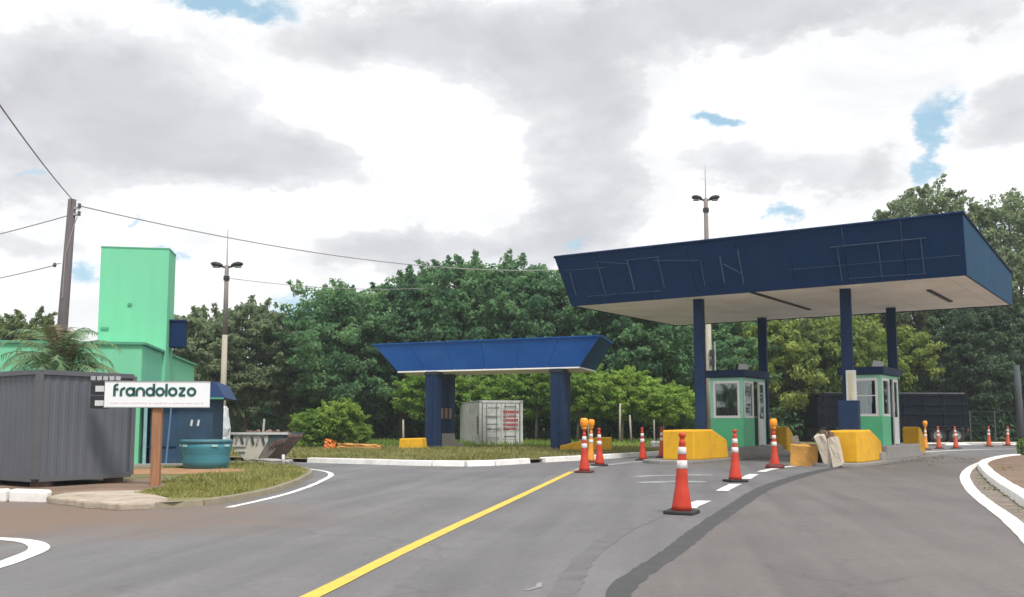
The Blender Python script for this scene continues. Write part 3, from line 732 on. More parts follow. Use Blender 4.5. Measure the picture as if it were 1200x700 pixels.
def booth(label, e0, n0, zb, first=True):
    W, D, Hh = 1.22, 2.25, 2.42
    t = thing('toll_booth', label, 'booth', (*loc(e0, n0), zb), RZ)
    w2, d2 = W / 2, D / 2
    mb = MB(); mb.box((0, -d2 + 0.03, 0.5), (W, 0.06, 1.0)); mb.box((-w2 + 0.03, 0, 0.5), (0.06, D - 0.13, 1.0))
    mb.box((0, d2 - 0.03, 0.5), (W, 0.06, 1.0)); mb.box((w2 - 0.03, -0.55, 0.5), (0.06, D - 1.23, 1.0))
    mb.build('lower_wall', M_BOOTH, t)
    for x, y in ((-w2 + 0.05, -d2 + 0.05), (w2 - 0.05, -d2 + 0.05), (w2 - 0.05, d2 - 0.05), (-w2 + 0.05, d2 - 0.05)):
        mb = MB(); mb.box((x, y, 1.72), (0.106, 0.106, 1.44)); mb.build('corner_post', M_BOOTHLT, t)
    mb = MB(); mb.box((0, -d2 + 0.04, 2.38), (W - 0.22, 0.07, 0.12)); mb.box((0, d2 - 0.04, 2.38), (W - 0.22, 0.07, 0.12))
    mb.box((w2 - 0.04, 0, 2.38), (0.07, D - 0.22, 0.12)); mb.box((-w2 + 0.04, 0, 2.38), (0.07, D - 0.22, 0.12)); mb.build('top_rail', M_BOOTHLT, t)

    def window(x0, x1, y0, y1, z0, z1, nm='window'):
        """Frame in the plane between two plan points; pane set into it."""
        a, b = Vector((x0, y0, 0)), Vector((x1, y1, 0)); d = b - a; ln = d.length; ang = math.atan2(d.y, d.x); c = (a + b) / 2
        mb = MB(); fw = 0.085
        mb.box((c.x, c.y, z0 + fw / 2), (ln, 0.09, fw), (0, 0, ang)); mb.box((c.x, c.y, z1 - fw / 2), (ln, 0.09, fw), (0, 0, ang))
        for k in (a + d.normalized() * fw / 2, b - d.normalized() * fw / 2):
            mb.box((k.x, k.y, (z0 + z1) / 2), (fw, 0.086, z1 - z0 - 2 * fw), (0, 0, ang))
        f = mb.build(nm, M_WHITE, t)
        mb = MB(); mb.box((c.x, c.y, (z0 + z1) / 2), (ln - 2 * fw, 0.012, z1 - z0 - 2 * fw), (0, 0, ang)); mb.build('pane', GLASS, f)
        return f
    f = window(-w2 + 0.11, w2 - 0.11, -d2 + 0.03, -d2 + 0.03, 1.0, 2.32)
    if not first:
        mb = MB(); mb.box((0.05, -d2 + 0.03, 1.72), (W - 0.5, 0.03, 0.035)); mb.build('glazing_bar', M_WHITE, f)
    window(w2 - 0.03, w2 - 0.03, -d2 + 0.11, -0.1, 1.0, 2.32)
    window(-w2 + 0.03, -w2 + 0.03, -d2 + 0.11, d2 - 0.11, 1.0, 2.32)
    window(-w2 + 0.11, w2 - 0.11, d2 - 0.03, d2 - 0.03, 1.0, 2.32)
    # sliding door on the lane side
    mb = MB(); mb.box((w2 - 0.01, 0.45, 1.16), (0.05, 0.09, 2.32)); mb.box((w2 - 0.01, 0.98, 1.16), (0.05, 0.09, 2.32))
    mb.box((w2 - 0.01, 0.715, 2.28), (0.046, 0.45, 0.09)); mb.box((w2 - 0.01, 0.715, 0.5), (0.03, 0.44, 0.95))
    d = mb.build('door', M_WHITE, t)
    mb = MB(); mb.box((w2 - 0.01, 0.715, 1.6), (0.012, 0.44, 1.24)); mb.build('pane', GLASS, d)
    mb = MB(); mb.box((w2 + 0.03, 0.50, 1.1), (0.03, 0.03, 0.16)); mb.build('handle', M_DARK, d)
    mb = MB(); mb.box((0, 0, 0.03), (W - 0.14, D - 0.14, 0.05)); mb.build('booth_floor', M_INTERIOR, t)
    mb = MB(); mb.box((-0.1, -0.35, 0.95), (0.9, 0.5, 0.05)); mb.box((-0.1, -0.35, 0.5), (0.8, 0.05, 0.85)); mb.build('desk', M_INTERIOR, t)
    # curtain strips inside
    if first:
        for k, x in enumerate((-0.38, -0.18, 0.02, 0.10, 0.28)):
            mb = MB(); mb.box((x, -d2 + 0.22 + 0.03 * (k % 2), 1.65), (0.11 if k % 2 else 0.07, 0.02, 1.2)); mb.build('curtain', M_CURTAIN, t)
    # roof slab
    mb = MB(); mb.box((0, 0, Hh + 0.16), (W + 0.26, D + 0.3, 0.26)); rf = mb.build('roof', M_COLBLUE, t, bevel=0.015)
    mb = MB(); mb.box((0.3, -0.2, Hh + 0.42), (0.34, 0.3, 0.24), (0, 0.2, 0.3)); mb.tube([(0.3, -0.2, Hh + 0.28), (0.3, -0.2, Hh + 0.36)], 0.03, 6)
    mb.build('camera_housing', M_OFFWHITE, rf, bevel=0.03)
    return t


booth('left green and mint toll booth with curtained window under the canopy', -1.95, -0.35, 0.46, True)
booth('right green and white toll booth beside the dark trailer', 2.78, -0.3, 0.55, False).scale = (1, 1, 0.95)


# ------------------------------------------------------------------ small blue canopy
def small_canopy():
    o = Vector((-6.5, 46.0)); t = thing('small_canopy', 'smaller bright blue canopy with flared sides on the grass', 'canopy', (0, 0, 0))
    FL, FR = Vector((-6.55, 46.2)), Vector((3.75, 41.5)); dep = Vector((0.9, 3.9))
    zb, zt = 3.70, 4.98
    T = [FL, FR, FR + dep, FL + dep]
    e = (FR - FL).normalized(); n = dep.normalized()
    B = [FL + e * 1.25 + n * 0.25, FR - e * 1.0 + n * 0.25, FR + dep - e * 0.75 - n * 0.4, FL + dep + e * 1.25 - n * 0.4]
    c = sum(T, Vector((0, 0))) / 4
    t.location = (c.x, c.y, 0)
    T3 = [Vector((p.x - c.x, p.y - c.y, zt)) for p in T]; B3 = [Vector((p.x - c.x, p.y - c.y, zb)) for p in B]
    for i in range(4):
        j = (i + 1) % 4
        npan = 6 if i % 2 == 0 else 2
        inn = -((B3[i] + B3[j]) / 2); inn.z = 0; inn = inn.normalized() * 0.06
        for k in range(npan):
            a, b = k / npan + 0.0008, (k + 1) / npan - 0.0008
            q = [B3[i].lerp(B3[j], a), B3[i].lerp(B3[j], b), T3[i].lerp(T3[j], b), T3[i].lerp(T3[j], a)]
            mb = MB(); vs = q + [v + inn for v in q]
            mb.add(vs, [(0, 1, 2, 3), (7, 6, 5, 4), (1, 0, 4, 5), (2, 1, 5, 6), (3, 2, 6, 7), (0, 3, 7, 4)])
            mb.build('fascia_panel', M_BLUE if i != 1 else M_END_SHADING, t)  # right end painted darker, for the shade on its overhanging face
    mb = MB(); up = Vector((0, 0, 0.05))
    s = 0.985; mb.hexa([v * 1.0 + up * -1.2 for v in B3], [v + up for v in B3]); mb.build('soffit', M_SOFFIT, t)
    mb = MB(); z4 = Vector((0, 0, -0.3)); mb.hexa([Vector((v.x * .93, v.y * .93, zt - 0.4)) for v in T3], [Vector((v.x * .93, v.y * .93, zt - 0.35)) for v in T3]); mb.build('roof_deck', M_GALV, t)
    mb = MB()
    for i in range(4):
        a, b = T3[i], T3[(i + 1) % 4]; d = b - a
        mb.box((a + b) / 2, (d.length + 0.03, 0.08, 0.05), (0, 0, math.atan2(d.y, d.x)))
    mb.build('coping', M_BLUE, t)
    ang = math.atan2(e.y, e.x)
    for x, y, wx, wy in ((-3.62, 45.2, 0.6, 0.5), (-3.12, 47.6, 0.6, 0.5), (2.05, 42.9, 0.55, 0.7), (2.38, 45.6, 0.5, 0.6)):
        mb = MB(); mb.box((x - c.x, y - c.y, 1.83), (wx, wy, 3.64), (0, 0, ang)); col = mb.build('column', M_COLBLUE, t, bevel=0.03)
        mb = MB(); mb.box((x - c.x, y - c.y, 3.55), (wx + 0.08, wy + 0.08, 0.12), (0, 0, ang)); mb.build('column_head', M_DARK, col)
        mb = MB(); mb.box((x - c.x - 0.05, y - c.y - wy / 2 - 0.03, 1.8), (0.07, 0.05, 3.3), (0, 0, ang)); mb.build('downpipe', M_COLBLUE, col)
        if x == -3.12:
            for k in range(3):
                mb = MB(); mb.box((x - c.x - 0.24 + k * 0.2, y - c.y - wy / 2 - 0.06, 1.75), (0.13, 0.08, 0.5)); mb.build('meter_box', mat('meter_tan', (0.26, 0.17, 0.12), 0.7), col)
            mb = MB(); mb.box((x - c.x + 0.08, y - c.y - wy / 2 - 0.12, 0.45), (0.6, 0.3, 0.7)); mb.box((x - c.x + 0.35, y - c.y - wy / 2 - 0.12, 0.22), (0.9, 0.32, 0.25)); mb.build('column_footing', M_CONC, col)


small_canopy()
mb = MB(); mb.prism([(0, 0), (0, 0.28), (1.5, 0.62), (2.1, 0.62), (2.1, 0)], 'y', -0.5, 0.5)
o = mb.build('crash_block', M_YELLOWBLOCK, bevel=0.04); o.location = (2.05, 41.3, 0.08); o.rotation_euler = (0, 0, R(-8)); tag(o, 'low yellow wedge block by the right column of the small canopy', 'barrier')
mb = MB(); mb.prism([(0, 0), (0.03, 0.52), (1.06, 0.55), (1.12, 0)], 'y', -0.4, 0.4)
o = mb.build('crash_block', M_YELLOWBLOCK, bevel=0.04); o.location = (-4.98, 44.4, 0.08); o.rotation_euler = (0, 0, R(-10)); tag(o, 'short yellow block left of the small canopy columns', 'barrier')


# ------------------------------------------------------------------ shipping container
def shipping_container():
    t = thing('shipping_container', 'white shipping container with red print on its doors under small canopy', 'container', (-0.55, 50.2, 0.08), R(13))
    t.scale = (0.93, 0.93, 0.93)
    w, h, ln = 2.44, 2.55, 6.05
    for x in (-w / 2 + 0.07, w / 2 - 0.07):
        for y in (0.07, ln - 0.07):
            mb = MB(); mb.box((x, y, h / 2), (0.14, 0.14, h)); p = mb.build('corner_post', M_BOX, t)
            for z in (0.06, h - 0.06):
                mb = MB(); mb.box((x, y, z), (0.17, 0.18, 0.13)); mb.build('corner_casting', M_GALV, p)
    mb = MB(); mb.box((0, 0.06, h - 0.07), (w - 0.3, 0.12, 0.13)); mb.box((0, 0.06, 0.08), (w - 0.3, 0.12, 0.15)); mb.box((0, ln - 0.06, h - 0.07), (w - 0.3, 0.12, 0.13)); mb.build('end_rail', M_BOX, t)
    for s in (-1, 1):      # corrugated sides
        vs, n = [], 44
        for k in range(n + 1):
            y = 0.14 + (ln - 0.28) * k / n; off = 0.035 if (k // 2) % 2 else 0.0
            vs += [(s * (w / 2 - 0.02 - off), y, 0.1), (s * (w / 2 - 0.02 - off), y, h - 0.08)]
        mb = MB(); mb.add(vs, [(2 * k, 2 * k + 2, 2 * k + 3, 2 * k + 1) for k in range(n)]); sp = mb.build('side_wall', M_BOX, t)
        if s < 0:
            mb = MB()
            for k, z in enumerate((0.8, 1.0, 1.2, 1.4, 1.6)):
                mb.box((-w / 2 - 0.0, 0.55 + 0.05 * (k % 2), z), (0.01, 0.22, 0.15))
            tag(mb.build('red_print', M_RED, sp), kind='stuff')
    mb = MB(); mb.box((0, ln / 2, h - 0.03), (w - 0.04, ln - 0.1, 0.04)); mb.build('roof', M_BOX, t)
    mb = MB(); mb.box((0, ln / 2, 0.1), (w - 0.06, ln - 0.1, 0.1)); mb.build('container_floor', M_RUST, t)
    mb = MB(); mb.box((0, ln - 0.03, h / 2), (w - 0.2, 0.04, h - 0.2)); mb.build('end_wall', M_BOX, t)
    rnd = random.Random(4)
    for s in (-1, 1):
        cx = s * 0.52
        mb = MB(); mb.box((cx, 0.05, h / 2), (1.02, 0.05, h - 0.32)); d = mb.build('door', M_BOX, t)
        for k in range(5):
            mb = MB(); mb.box((cx, 0.018, 0.45 + k * 0.42), (0.9, 0.02, 0.05)); mb.build('door_rib', M_BOX, d)
        for x in (-0.28, 0.28):
            mb = MB(); mb.tube([(cx + x, -0.03, 0.16), (cx + x, -0.03, h - 0.16)], 0.022, 6); mb.build('lock_rod', M_GALV, d)
            mb = MB(); mb.box((cx + x + 0.1, -0.05, 1.05), (0.26, 0.03, 0.04)); mb.build('lock_handle', M_GALV, d)
        mb = MB()
        if s > 0:
            for z in (1.92, 1.70, 1.46, 1.22, 1.0):
                x = cx - 0.40
                while x < cx + 0.36:
                    q = rnd.uniform(0.05, 0.13); mb.box((x + q / 2, 0.014, z), (q, 0.012, 0.15)); x += q + 0.022
            tag(mb.build('red_print', M_RED, d), kind='stuff')
            mb = MB()
            for z in (2.2, 0.58):
                mb.box((cx, 0.014, z), (0.7, 0.01, 0.07))
            tag(mb.build('grey_print', M_GREYPRINT, d), kind='stuff')
        else:
            for z, q in ((2.15, 0.62), (1.68, 0.5), (1.60, 0.66), (1.25, 0.55), (0.98, 0.6), (0.5, 0.64)):
                x = cx - q / 2
                while x < cx + q / 2:
                    r = rnd.uniform(0.05, 0.14); mb.box((x + r / 2, 0.014, z), (r, 0.012, 0.06)); x += r + 0.03
            tag(mb.build('grey_print', M_GREYPRINT, d), kind='stuff')


shipping_container()


# ------------------------------------------------------------------ traffic cones
def make_cone(body_m, base_m, lamp, round_base=False, tip=0.0):
    t = bpy.data.objects.new('traffic_cone', None); COL.objects.link(t)
    mb = MB()
    if round_base:
        mb.lathe([(0.26, 0.0), (0.27, 0.03), (0.25, 0.10), (0.17, 0.13)], 16)
        mb.build('base', base_m, t, smooth=True)
    else:
        mb.box((0, 0, 0.025), (0.42, 0.42, 0.05)); mb.build('base', base_m, t, bevel=0.015)

    def rad(z):
        if z < 0.36:
            return 0.145 - (z - 0.05) / 0.31 * 0.048
        return 0.097 - (z - 0.36) / 0.74 * 0.062
    prof = [(rad(z), z) for z in (0.05, 0.12, 0.20, 0.28, 0.345)] + [(rad(0.36) - 0.004, 0.362)] + [(rad(z), z) for z in (0.5, 0.62, 0.74, 0.86, 0.98)]
    prof += [(0.05, 1.0), (0.036, 1.01), (0.034, 1.06), (0.05, 1.075), (0.05, 1.11), (0.03, 1.125)]
    mb = MB(); mb.lathe(prof, 18); mb.build('body', body_m, t, smooth=True)
    for a, b in ((0.63, 0.74), (0.83, 0.925)):
        mb = MB(); mb.lathe([(rad(a) + 0.001, a - 0.002), (rad(a) + 0.005, a), (rad(b) + 0.005, b), (rad(b) + 0.001, b + 0.002)], 18); mb.build('reflective_band', M_BAND, t, smooth=True)
    if lamp:
        mb = MB(); mb.lathe([(0.05, 1.10), (0.075, 1.12), (0.075, 1.17)], 12); l = mb.build('warning_lamp', M_CONEYEL, t, smooth=True)
        mb = MB(); mb.lathe([(0.075, 1.17), (0.10, 1.20), (0.11, 1.29), (0.10, 1.37), (0.06, 1.40)], 12); mb.build('lens', M_AMBER, l, smooth=True)
    return t


protos = {'plain': make_cone(M_CONE, M_RUBBER, False), 'lamp': make_cone(M_CONE, M_REDRUBBER, True, True),
          'lampsq': make_cone(M_CONE, M_REDRUBBER, True), 'old': make_cone(M_CONEOLD, M_REDRUBBER, False), 'amber': make_cone(M_CONEYEL, M_REDRUBBER, True)}
CONES = [('plain', 2.37, 13.9, 'nearest and largest orange traffic cone, standing by the asphalt seam'),
         ('plain', 4.84, 21.5, 'orange traffic cone on black base, second nearest, at the lane dashes'),
         ('lamp', 7.46, 28.1, 'orange cone with amber lamp and heavy round base by broken barriers'),
         ('lampsq', 1.87, 25.6, 'orange cone with amber lamp where the yellow centre line ends'),
         ('plain', 2.62, 29.6, 'orange cone just right of the lamp cone at the yellow line'),
         ('amber', 2.55, 32.2, 'amber cone half hidden behind the two cones near the yellow wedge'),
         ('plain', 4.47, 33.8, 'orange cone on white channel line midway between wedge and left booth'),
         ('plain', 5.52, 36.4, 'orange cone close to the left side of the yellow nose block'),
         ('amber', 20.2, 48.3, 'amber cone beside the curved yellow end block'),
         ('old', 21.6, 50.0, 'faded cone in front of the gap between trailer wheels'),
         ('old', 22.6, 50.3, 'faded cone in front of the rearmost trailer wheel'),
         ('old', 26.5, 54.9, 'faded cone right of the trailer, left of the last pair'),
         ('old', 28.6, 57.0, 'faded cone farthest right near the planting bed')]
used = set()
rnd = random.Random(2)
for k, x, y, lab in CONES:
    o = protos[k] if k not in used else copy_tree(protos[k])
    used.add(k)
    o.location = (x, y, 0.004); o.rotation_euler = (R(rnd.uniform(-1.6, 1.6)), R(rnd.uniform(-2, 2)), rnd.uniform(-0.5, 0.5))
    tag(o, lab, 'cone', 'traffic cones closing the lanes')


# ------------------------------------------------------------------ broken barriers
def rough_block(name, label, d, loc_, rot, m, seed, cat='rubble', n=5, amt=0.06, group=None):
    """A broken slab: a subdivided box with chipped, uneven faces."""
    import bmesh
    rnd = random.Random(seed)
    bm = bmesh.new(); bmesh.ops.create_cube(bm, size=1.0)
    bmesh.ops.subdivide_edges(bm, edges=bm.edges[:], cuts=n, use_grid_fill=True)
    for v in bm.verts:
        edge = max(abs(v.co.x), abs(v.co.y), abs(v.co.z))
        up = 1.7 if v.co.z > 0.3 else 0.7
        v.co = Vector((v.co.x * d[0], v.co.y * d[1], v.co.z * d[2])) + Vector((rnd.uniform(-1, 1), rnd.uniform(-1, 1), rnd.uniform(-1, 1))) * amt * up * min(d) * 2
    me = bpy.data.meshes.new(name); bm.to_mesh(me); bm.free(); me.materials.append(m)
    o = bpy.data.objects.new(name, me); COL.objects.link(o); o.location = loc_; o.rotation_euler = rot
    return tag(o, label, cat, group)


G = 'broken barrier pieces between the toll islands'
rough_block('barrier_fragment', 'ochre barrier fragment with dark broken top lying at the white dashes', (0.78, 0.45, 0.62), (8.75, 29.6, 0.31), (0.03, 0.06, -0.35), M_OCHRE, 1, n=3, amt=0.022, group=G)
rough_block('barrier_fragment', 'pale slab leaning left against the yellow nose block', (0.28, 0.5, 0.95), (9.22, 29.2, 0.46), (0.1, -0.28, -0.3), M_BROKEN, 2, n=3, amt=0.03, group=G)
rough_block('barrier_fragment', 'pale slab standing nearest the front of the right nose block', (0.26, 0.45, 0.85), (9.50, 29.0, 0.42), (-0.1, -0.2, -0.5), M_BROKEN, 3, n=3, amt=0.03, group=G)
rough_block('barrier_fragment', 'tall pale slab leaning right behind the ochre fragment', (0.2, 0.45, 0.85), (9.75, 33.6, 0.42), (0.05, -0.33, -0.3), M_BROKEN, 4, n=3, amt=0.03, group=G)
rough_block('barrier_fragment', 'low earthy heap of broken concrete behind the ochre fragment', (0.9, 0.6, 0.4), (10.15, 33.0, 0.18), (0.1, 0.05, 0.4), M_BROKEN, 5, group=G)
rough_block('barrier_fragment', 'dark broken stump at the top left of the right nose block', (0.24, 0.3, 0.95), (9.35, 29.6, 0.55), (0.0, 0.15, 0.3), M_RUST, 6, group=G)


# ------------------------------------------------------------------ dump trailer
def trailer():
    t = thing('dump_trailer', 'dark navy dump trailer parked behind the right toll booth', 'trailer', (19.3, 62.6, 0), 0)
    L, W, z0, z1 = 9.7, 2.5, 1.0, 3.15
    mb = MB(); mb.prism([(0.12, z0 + 0.06), (L, z0), (L, z1), (0.5, z1 + 0.06), (0.12, z1 - 0.25)], 'y', 0, 0.08); mb.build('side_wall', M_TRUCK, t)
    mb = MB(); mb.prism([(0.12, z0 + 0.06), (L, z0), (L, z1), (0.5, z1 + 0.06), (0.12, z1 - 0.25)], 'y', W - 0.08, W); mb.build('side_wall', M_TRUCK, t)
    mb = MB(); mb.box((0.18, W / 2, (z0 + z1) / 2), (0.1, W - 0.18, z1 - z0 - 0.3)); mb.build('front_wall', M_TRUCK, t)
    mb = MB(); mb.box((L - 0.05, W / 2, (z0 + z1) / 2), (0.1, W - 0.18, z1 - z0)); mb.build('tailgate', M_TRUCK, t)
    mb = MB(); mb.box((L / 2, W / 2, z0 + 0.05), (L - 0.4, W - 0.2, 0.1)); mb.build('bed_floor', M_TRUCK, t)
    mb = MB(); mb.box((L / 2 + 0.2, W / 2, z1 + 0.04), (L - 0.7, W - 0.02, 0.09)); mb.build('tarpaulin', mat('tarpaulin', (0.10, 0.105, 0.115), 0.7, 0.2, 2), t)
    for x in [0.6 + k * 1.26 for k in range(8)]:
        mb = MB(); mb.box((x, -0.035, (z0 + z1) / 2), (0.12, 0.07, z1 - z0 - 0.1)); mb.build('side_rib', M_TRUCKRIB, t)
    for z in (z1 - 0.06, 2.5, 1.9, z0 + 0.08):
        mb = MB(); mb.box((L / 2 + 0.15, -0.05, z), (L - 0.4, 0.1, 0.1)); mb.build('side_rail', M_TRUCKRIB, t)
    mb = MB(); mb.box((L / 2, 0.75, z0 - 0.18), (L - 0.5, 0.14, 0.3)); mb.box((L / 2, W - 0.75, z0 - 0.18), (L - 0.5, 0.14, 0.3)); mb.build('chassis', M_DARK, t)
    for x in (1.9, 1.9):
        pass
    for y in (0.6, W - 0.6):
        mb = MB(); mb.box((2.0, y, 0.45), (0.14, 0.14, 0.85)); mb.box((2.0, y, 0.03), (0.35, 0.3, 0.06)); mb.build('landing_leg', M_DARK, t)
    wh = None
    for x in (6.55, 7.75, 8.95):
        for y in (0.18, W - 0.18):
            mb = MB()
            prof = [(0.30, -0.14), (0.46, -0.15), (0.52, -0.11), (0.53, 0.0), (0.52, 0.11), (0.46, 0.15), (0.30, 0.14)]
            n = 24
            vs = [(r * math.cos(2 * math.pi * k / n), yy, r * math.sin(2 * math.pi * k / n)) for r, yy in prof for k in range(n)]
            fs = [(i * n + k, i * n + (k + 1) % n, (i + 1) * n + (k + 1) % n, (i + 1) * n + k) for i in range(len(prof) - 1) for k in range(n)]
            mb.add(vs, fs)
            o = mb.build('tyre', M_RUBBER, t, smooth=True); o.location = (x, y, 0.53)
            mb = MB(); s = -1 if y < 1 else 1
            prof = [(0.31, 0.0), (0.29, s * 0.10), (0.20, s * 0.05), (0.14, s * 0.05), (0.12, s * 0.13), (0.02, s * 0.14)]
            vs = [(r * math.cos(2 * math.pi * k / n), yy, r * math.sin(2 * math.pi * k / n)) for r, yy in prof for k in range(n)]
            fs = [(i * n + k, i * n + (k + 1) % n, (i + 1) * n + (k + 1) % n, (i + 1) * n + k) for i in range(len(prof) - 1) for k in range(n)]
            mb.add(vs, fs); mb.build('rim', M_GALV, o, smooth=True)
        mb = MB(); mb.tube([(x, 0.2, 0.53), (x, W - 0.2, 0.53)], 0.07, 8); mb.build('axle', M_DARK, t)
    mb = MB(); mb.box((7.9, 0.1, 1.12 - 0.2), (3.6, 0.4, 0.04)); mb.build('mudguard', M_DARK, t)
    mb = MB(); mb.box((L + 0.02, 0.4, 0.85), (0.06, 0.4, 0.14)); mb.build('tail_lamp', M_RED, t)
    mb = MB(); mb.box((2.6, -0.06, 1.35), (0.24, 0.06, 0.2)); mb.build('side_marker', M_OFFWHITE, t)


trailer()


# ------------------------------------------------------------------ lamp poles, utility pole, wires
def lamp_pole(label, x, y, split, zl, ztop, r0, r1, span, boxes=False):
    t = thing('lamp_pole', label, 'lamp pole', (x, y, 0))
    mb = MB(); mb.tube([(0, 0, 0), (0, 0, split)], [r0, (r0 + r1) / 2], 12); mb.build('pole', M_POLE, t, smooth=True)
    mb = MB(); mb.tube([(0, 0, split), (0, 0, zl)], [(r0 + r1) / 2 - 0.002, r1], 12); mb.build('pole_upper', M_POLETOP, t, smooth=True)
    mb = MB(); mb.tube([(0, 0, zl), (0, 0, ztop)], [0.035, 0.012], 6); mb.build('lightning_rod', M_GALV, t)
    mb = MB(); mb.lathe([(r1 + 0.05, 0), (r1 + 0.06, 0.1), (r1 + 0.05, 0.22)], 10, (0, 0, zl - 0.75)); mb.build('collar', M_DARK, t)
    for s in (-1, 1):
        mb = MB(); mb.tube([(0, 0, zl - 0.12), (s * span * 0.45, 0, zl - 0.02)], 0.05, 6); a = mb.build('lamp_arm', M_DARK, t)
        # shell of the floodlight: a flattened, tapered housing
        secs = []
        for k, (u, w, hh) in enumerate(((0.28, 0.08, 0.05), (0.42, 0.20, 0.11), (0.68, 0.27, 0.14), (0.9, 0.22, 0.10), (1.0, 0.10, 0.04))):
            xc = s * span * u; zc = zl - 0.02 + 0.10 * u
            secs.append([(xc, w * math.cos(q), zc + hh * math.sin(q)) for q in [2 * math.pi * j / 10 for j in range(10)]])
        vs = [p for sct in secs for p in sct]
        fs = [(i * 10 + j, i * 10 + (j + 1) % 10, (i + 1) * 10 + (j + 1) % 10, (i + 1) * 10 + j) for i in range(4) for j in range(10)] + [tuple(range(10)), tuple(range(49, 39, -1))]
        mb = MB(); mb.add(vs, fs); h = mb.build('floodlight', M_DARK, t, smooth=True)
        mb = MB(); mb.box((s * span * 0.68, 0, zl - 0.08), (span * 0.4, 0.34, 0.03)); mb.build('lamp_glass', M_GALV, h)
    if boxes:
        for z in (3.9, 4.5, 5.0):
            mb = MB(); mb.box((0.12, -r0 - 0.05, z), (0.22, 0.16, 0.3)); mb.build('cable_box', M_OFFWHITE if z < 4.2 else M_DARK, t)
        mb = MB(); mb.tube([(0.3, -0.1, 0), (0.3, -0.1, 5.6)], 0.05, 6); mb.build('conduit', M_GALV, t)
    return t


lamp_pole('pale concrete lamp pole with twin floodlights behind the blue wall', -14.1, 48.0, 5.6, 9.05, 10.85, 0.16, 0.10, 0.78)
lamp_pole('tall brown lamp pole with twin floodlights rising behind the big canopy', 10.45, 52.0, 7.0, 13.35, 15.2, 0.18, 0.11, 0.74, True)


def utility_pole():
    x, y = -11.42, 24.6
    t = thing('utility_pole', 'weathered dark wooden utility pole behind the palm and grey cabin', 'pole', (x, y, 0))
    mb = MB(); mb.tube([(0, 0, 0), (0.09, 0, 3.5), (0.2, 0, 6.95)], [0.15, 0.13, 0.10], 12); mb.build('pole', M_OLDWOOD, t, smooth=True)
    mb = MB(); mb.box((0.33, -0.03, 6.72), (0.16, 0.06, 0.06)); mb.box((0.33, -0.03, 6.55), (0.13, 0.08, 0.05)); mb.build('bracket', M_GALV, t)
    for dx, z in ((0.40, 6.78), (0.40, 6.58)):
        mb = MB(); mb.lathe([(0.02, -0.06), (0.05, -0.04), (0.03, 0.0), (0.05, 0.03), (0.02, 0.07)], 10, (dx, -0.03, z)); mb.build('insulator', M_OLDWOOD, t, smooth=True)
    mb = MB(); mb.tube([(0.36, -0.03, 6.5), (0.28, -0.06, 6.2), (0.16, -0.16, 5.5), (0.13, -0.16, 4.4)], 0.012, 5); mb.build('drop_cable', M_WIRE, t)
    mb = MB(); mb.lathe([(0.03, -0.05), (0.05, 0), (0.03, 0.06)], 8, (-0.16, -0.03, 5.25)); mb.build('insulator', M_OLDWOOD, t)
    mb = MB(); mb.tube([(-0.02, 0, 5.3), (-0.16, -0.03, 5.28)], 0.015, 5); mb.build('spike', M_GALV, t)
    mb = MB(); mb.box((0, 0, 2.4), (0.12, 0.12, 4.8)); o = mb.build('post', mat('blue_grey_post', (0.12, 0.17, 0.23), 0.7, 0.15, 3)); o.location = (-11.6, 25.2, 0); tag(o, 'slim blue grey post standing close left of the utility pole', 'post')


utility_pole()


def wire(label, a, b, sag, r=0.012, n=24):
    a, b = Vector(a), Vector(b)
    pts = [a.lerp(b, k / n) - Vector((0, 0, sag * 4 * (k / n) * (1 - k / n))) for k in range(n + 1)]
    mb = MB(); mb.tube([p - a for p in pts], r, 5); o = mb.build('cable', M_WIRE); o.location = a
    return tag(o, label, 'cable')


TOP = (-11.03, 24.57, 6.78)
wire('cable running from the utility pole right across to the big canopy', TOP, (3.0, 44.0, 8.25), 0.62, 0.017)
wire('cable coming down from upper left to the top of the utility pole', (-5.9, 9.0, 5.75), (-11.22, 24.6, 6.95), 0.12, 0.014)
wire('upper of the two lower cables leaving the utility pole leftwards', (-20.0, 27.0, 5.4), (-11.25, 24.6, 6.55), 0.15, 0.014)
wire('lower of the two cables leaving the utility pole leftwards', (-19.0, 26.0, 4.5), (-11.57, 24.57, 5.25), 0.2, 0.014)
wire('faint cable from the left lamp pole into the dark trees', (-13.9, 48.0, 8.4), (-1.0, 66.0, 10.9), 0.55, 0.016)


# ------------------------------------------------------------------ grey corrugated cabin
def corrugated(p0, p1, z0, z1, depth, pitch):
    """Trapezoidal sheet between two plan points, ribs standing outward (to the right of p0->p1)."""
    a, b = Vector((p0[0], p0[1])), Vector((p1[0], p1[1])); d = (b - a); ln = d.length; d.normalize(); nrm = Vector((d.y, -d.x))
    xs = []; s = 0.0
    while s < ln:
        for u, o in ((0, 0), (0.30, 0), (0.42, 1), (0.80, 1), (0.92, 0)):
            q = s + u * pitch
            if q <= ln: xs.append((q, o * depth))
        s += pitch
    xs.append((ln, 0))
    vs = []
    for q, o in xs:
        p = a + d * q + nrm * o
        vs += [(p.x, p.y, z0), (p.x, p.y, z1)]
    return vs, [(2 * i, 2 * i + 2, 2 * i + 3, 2 * i + 1) for i in range(len(xs) - 1)]


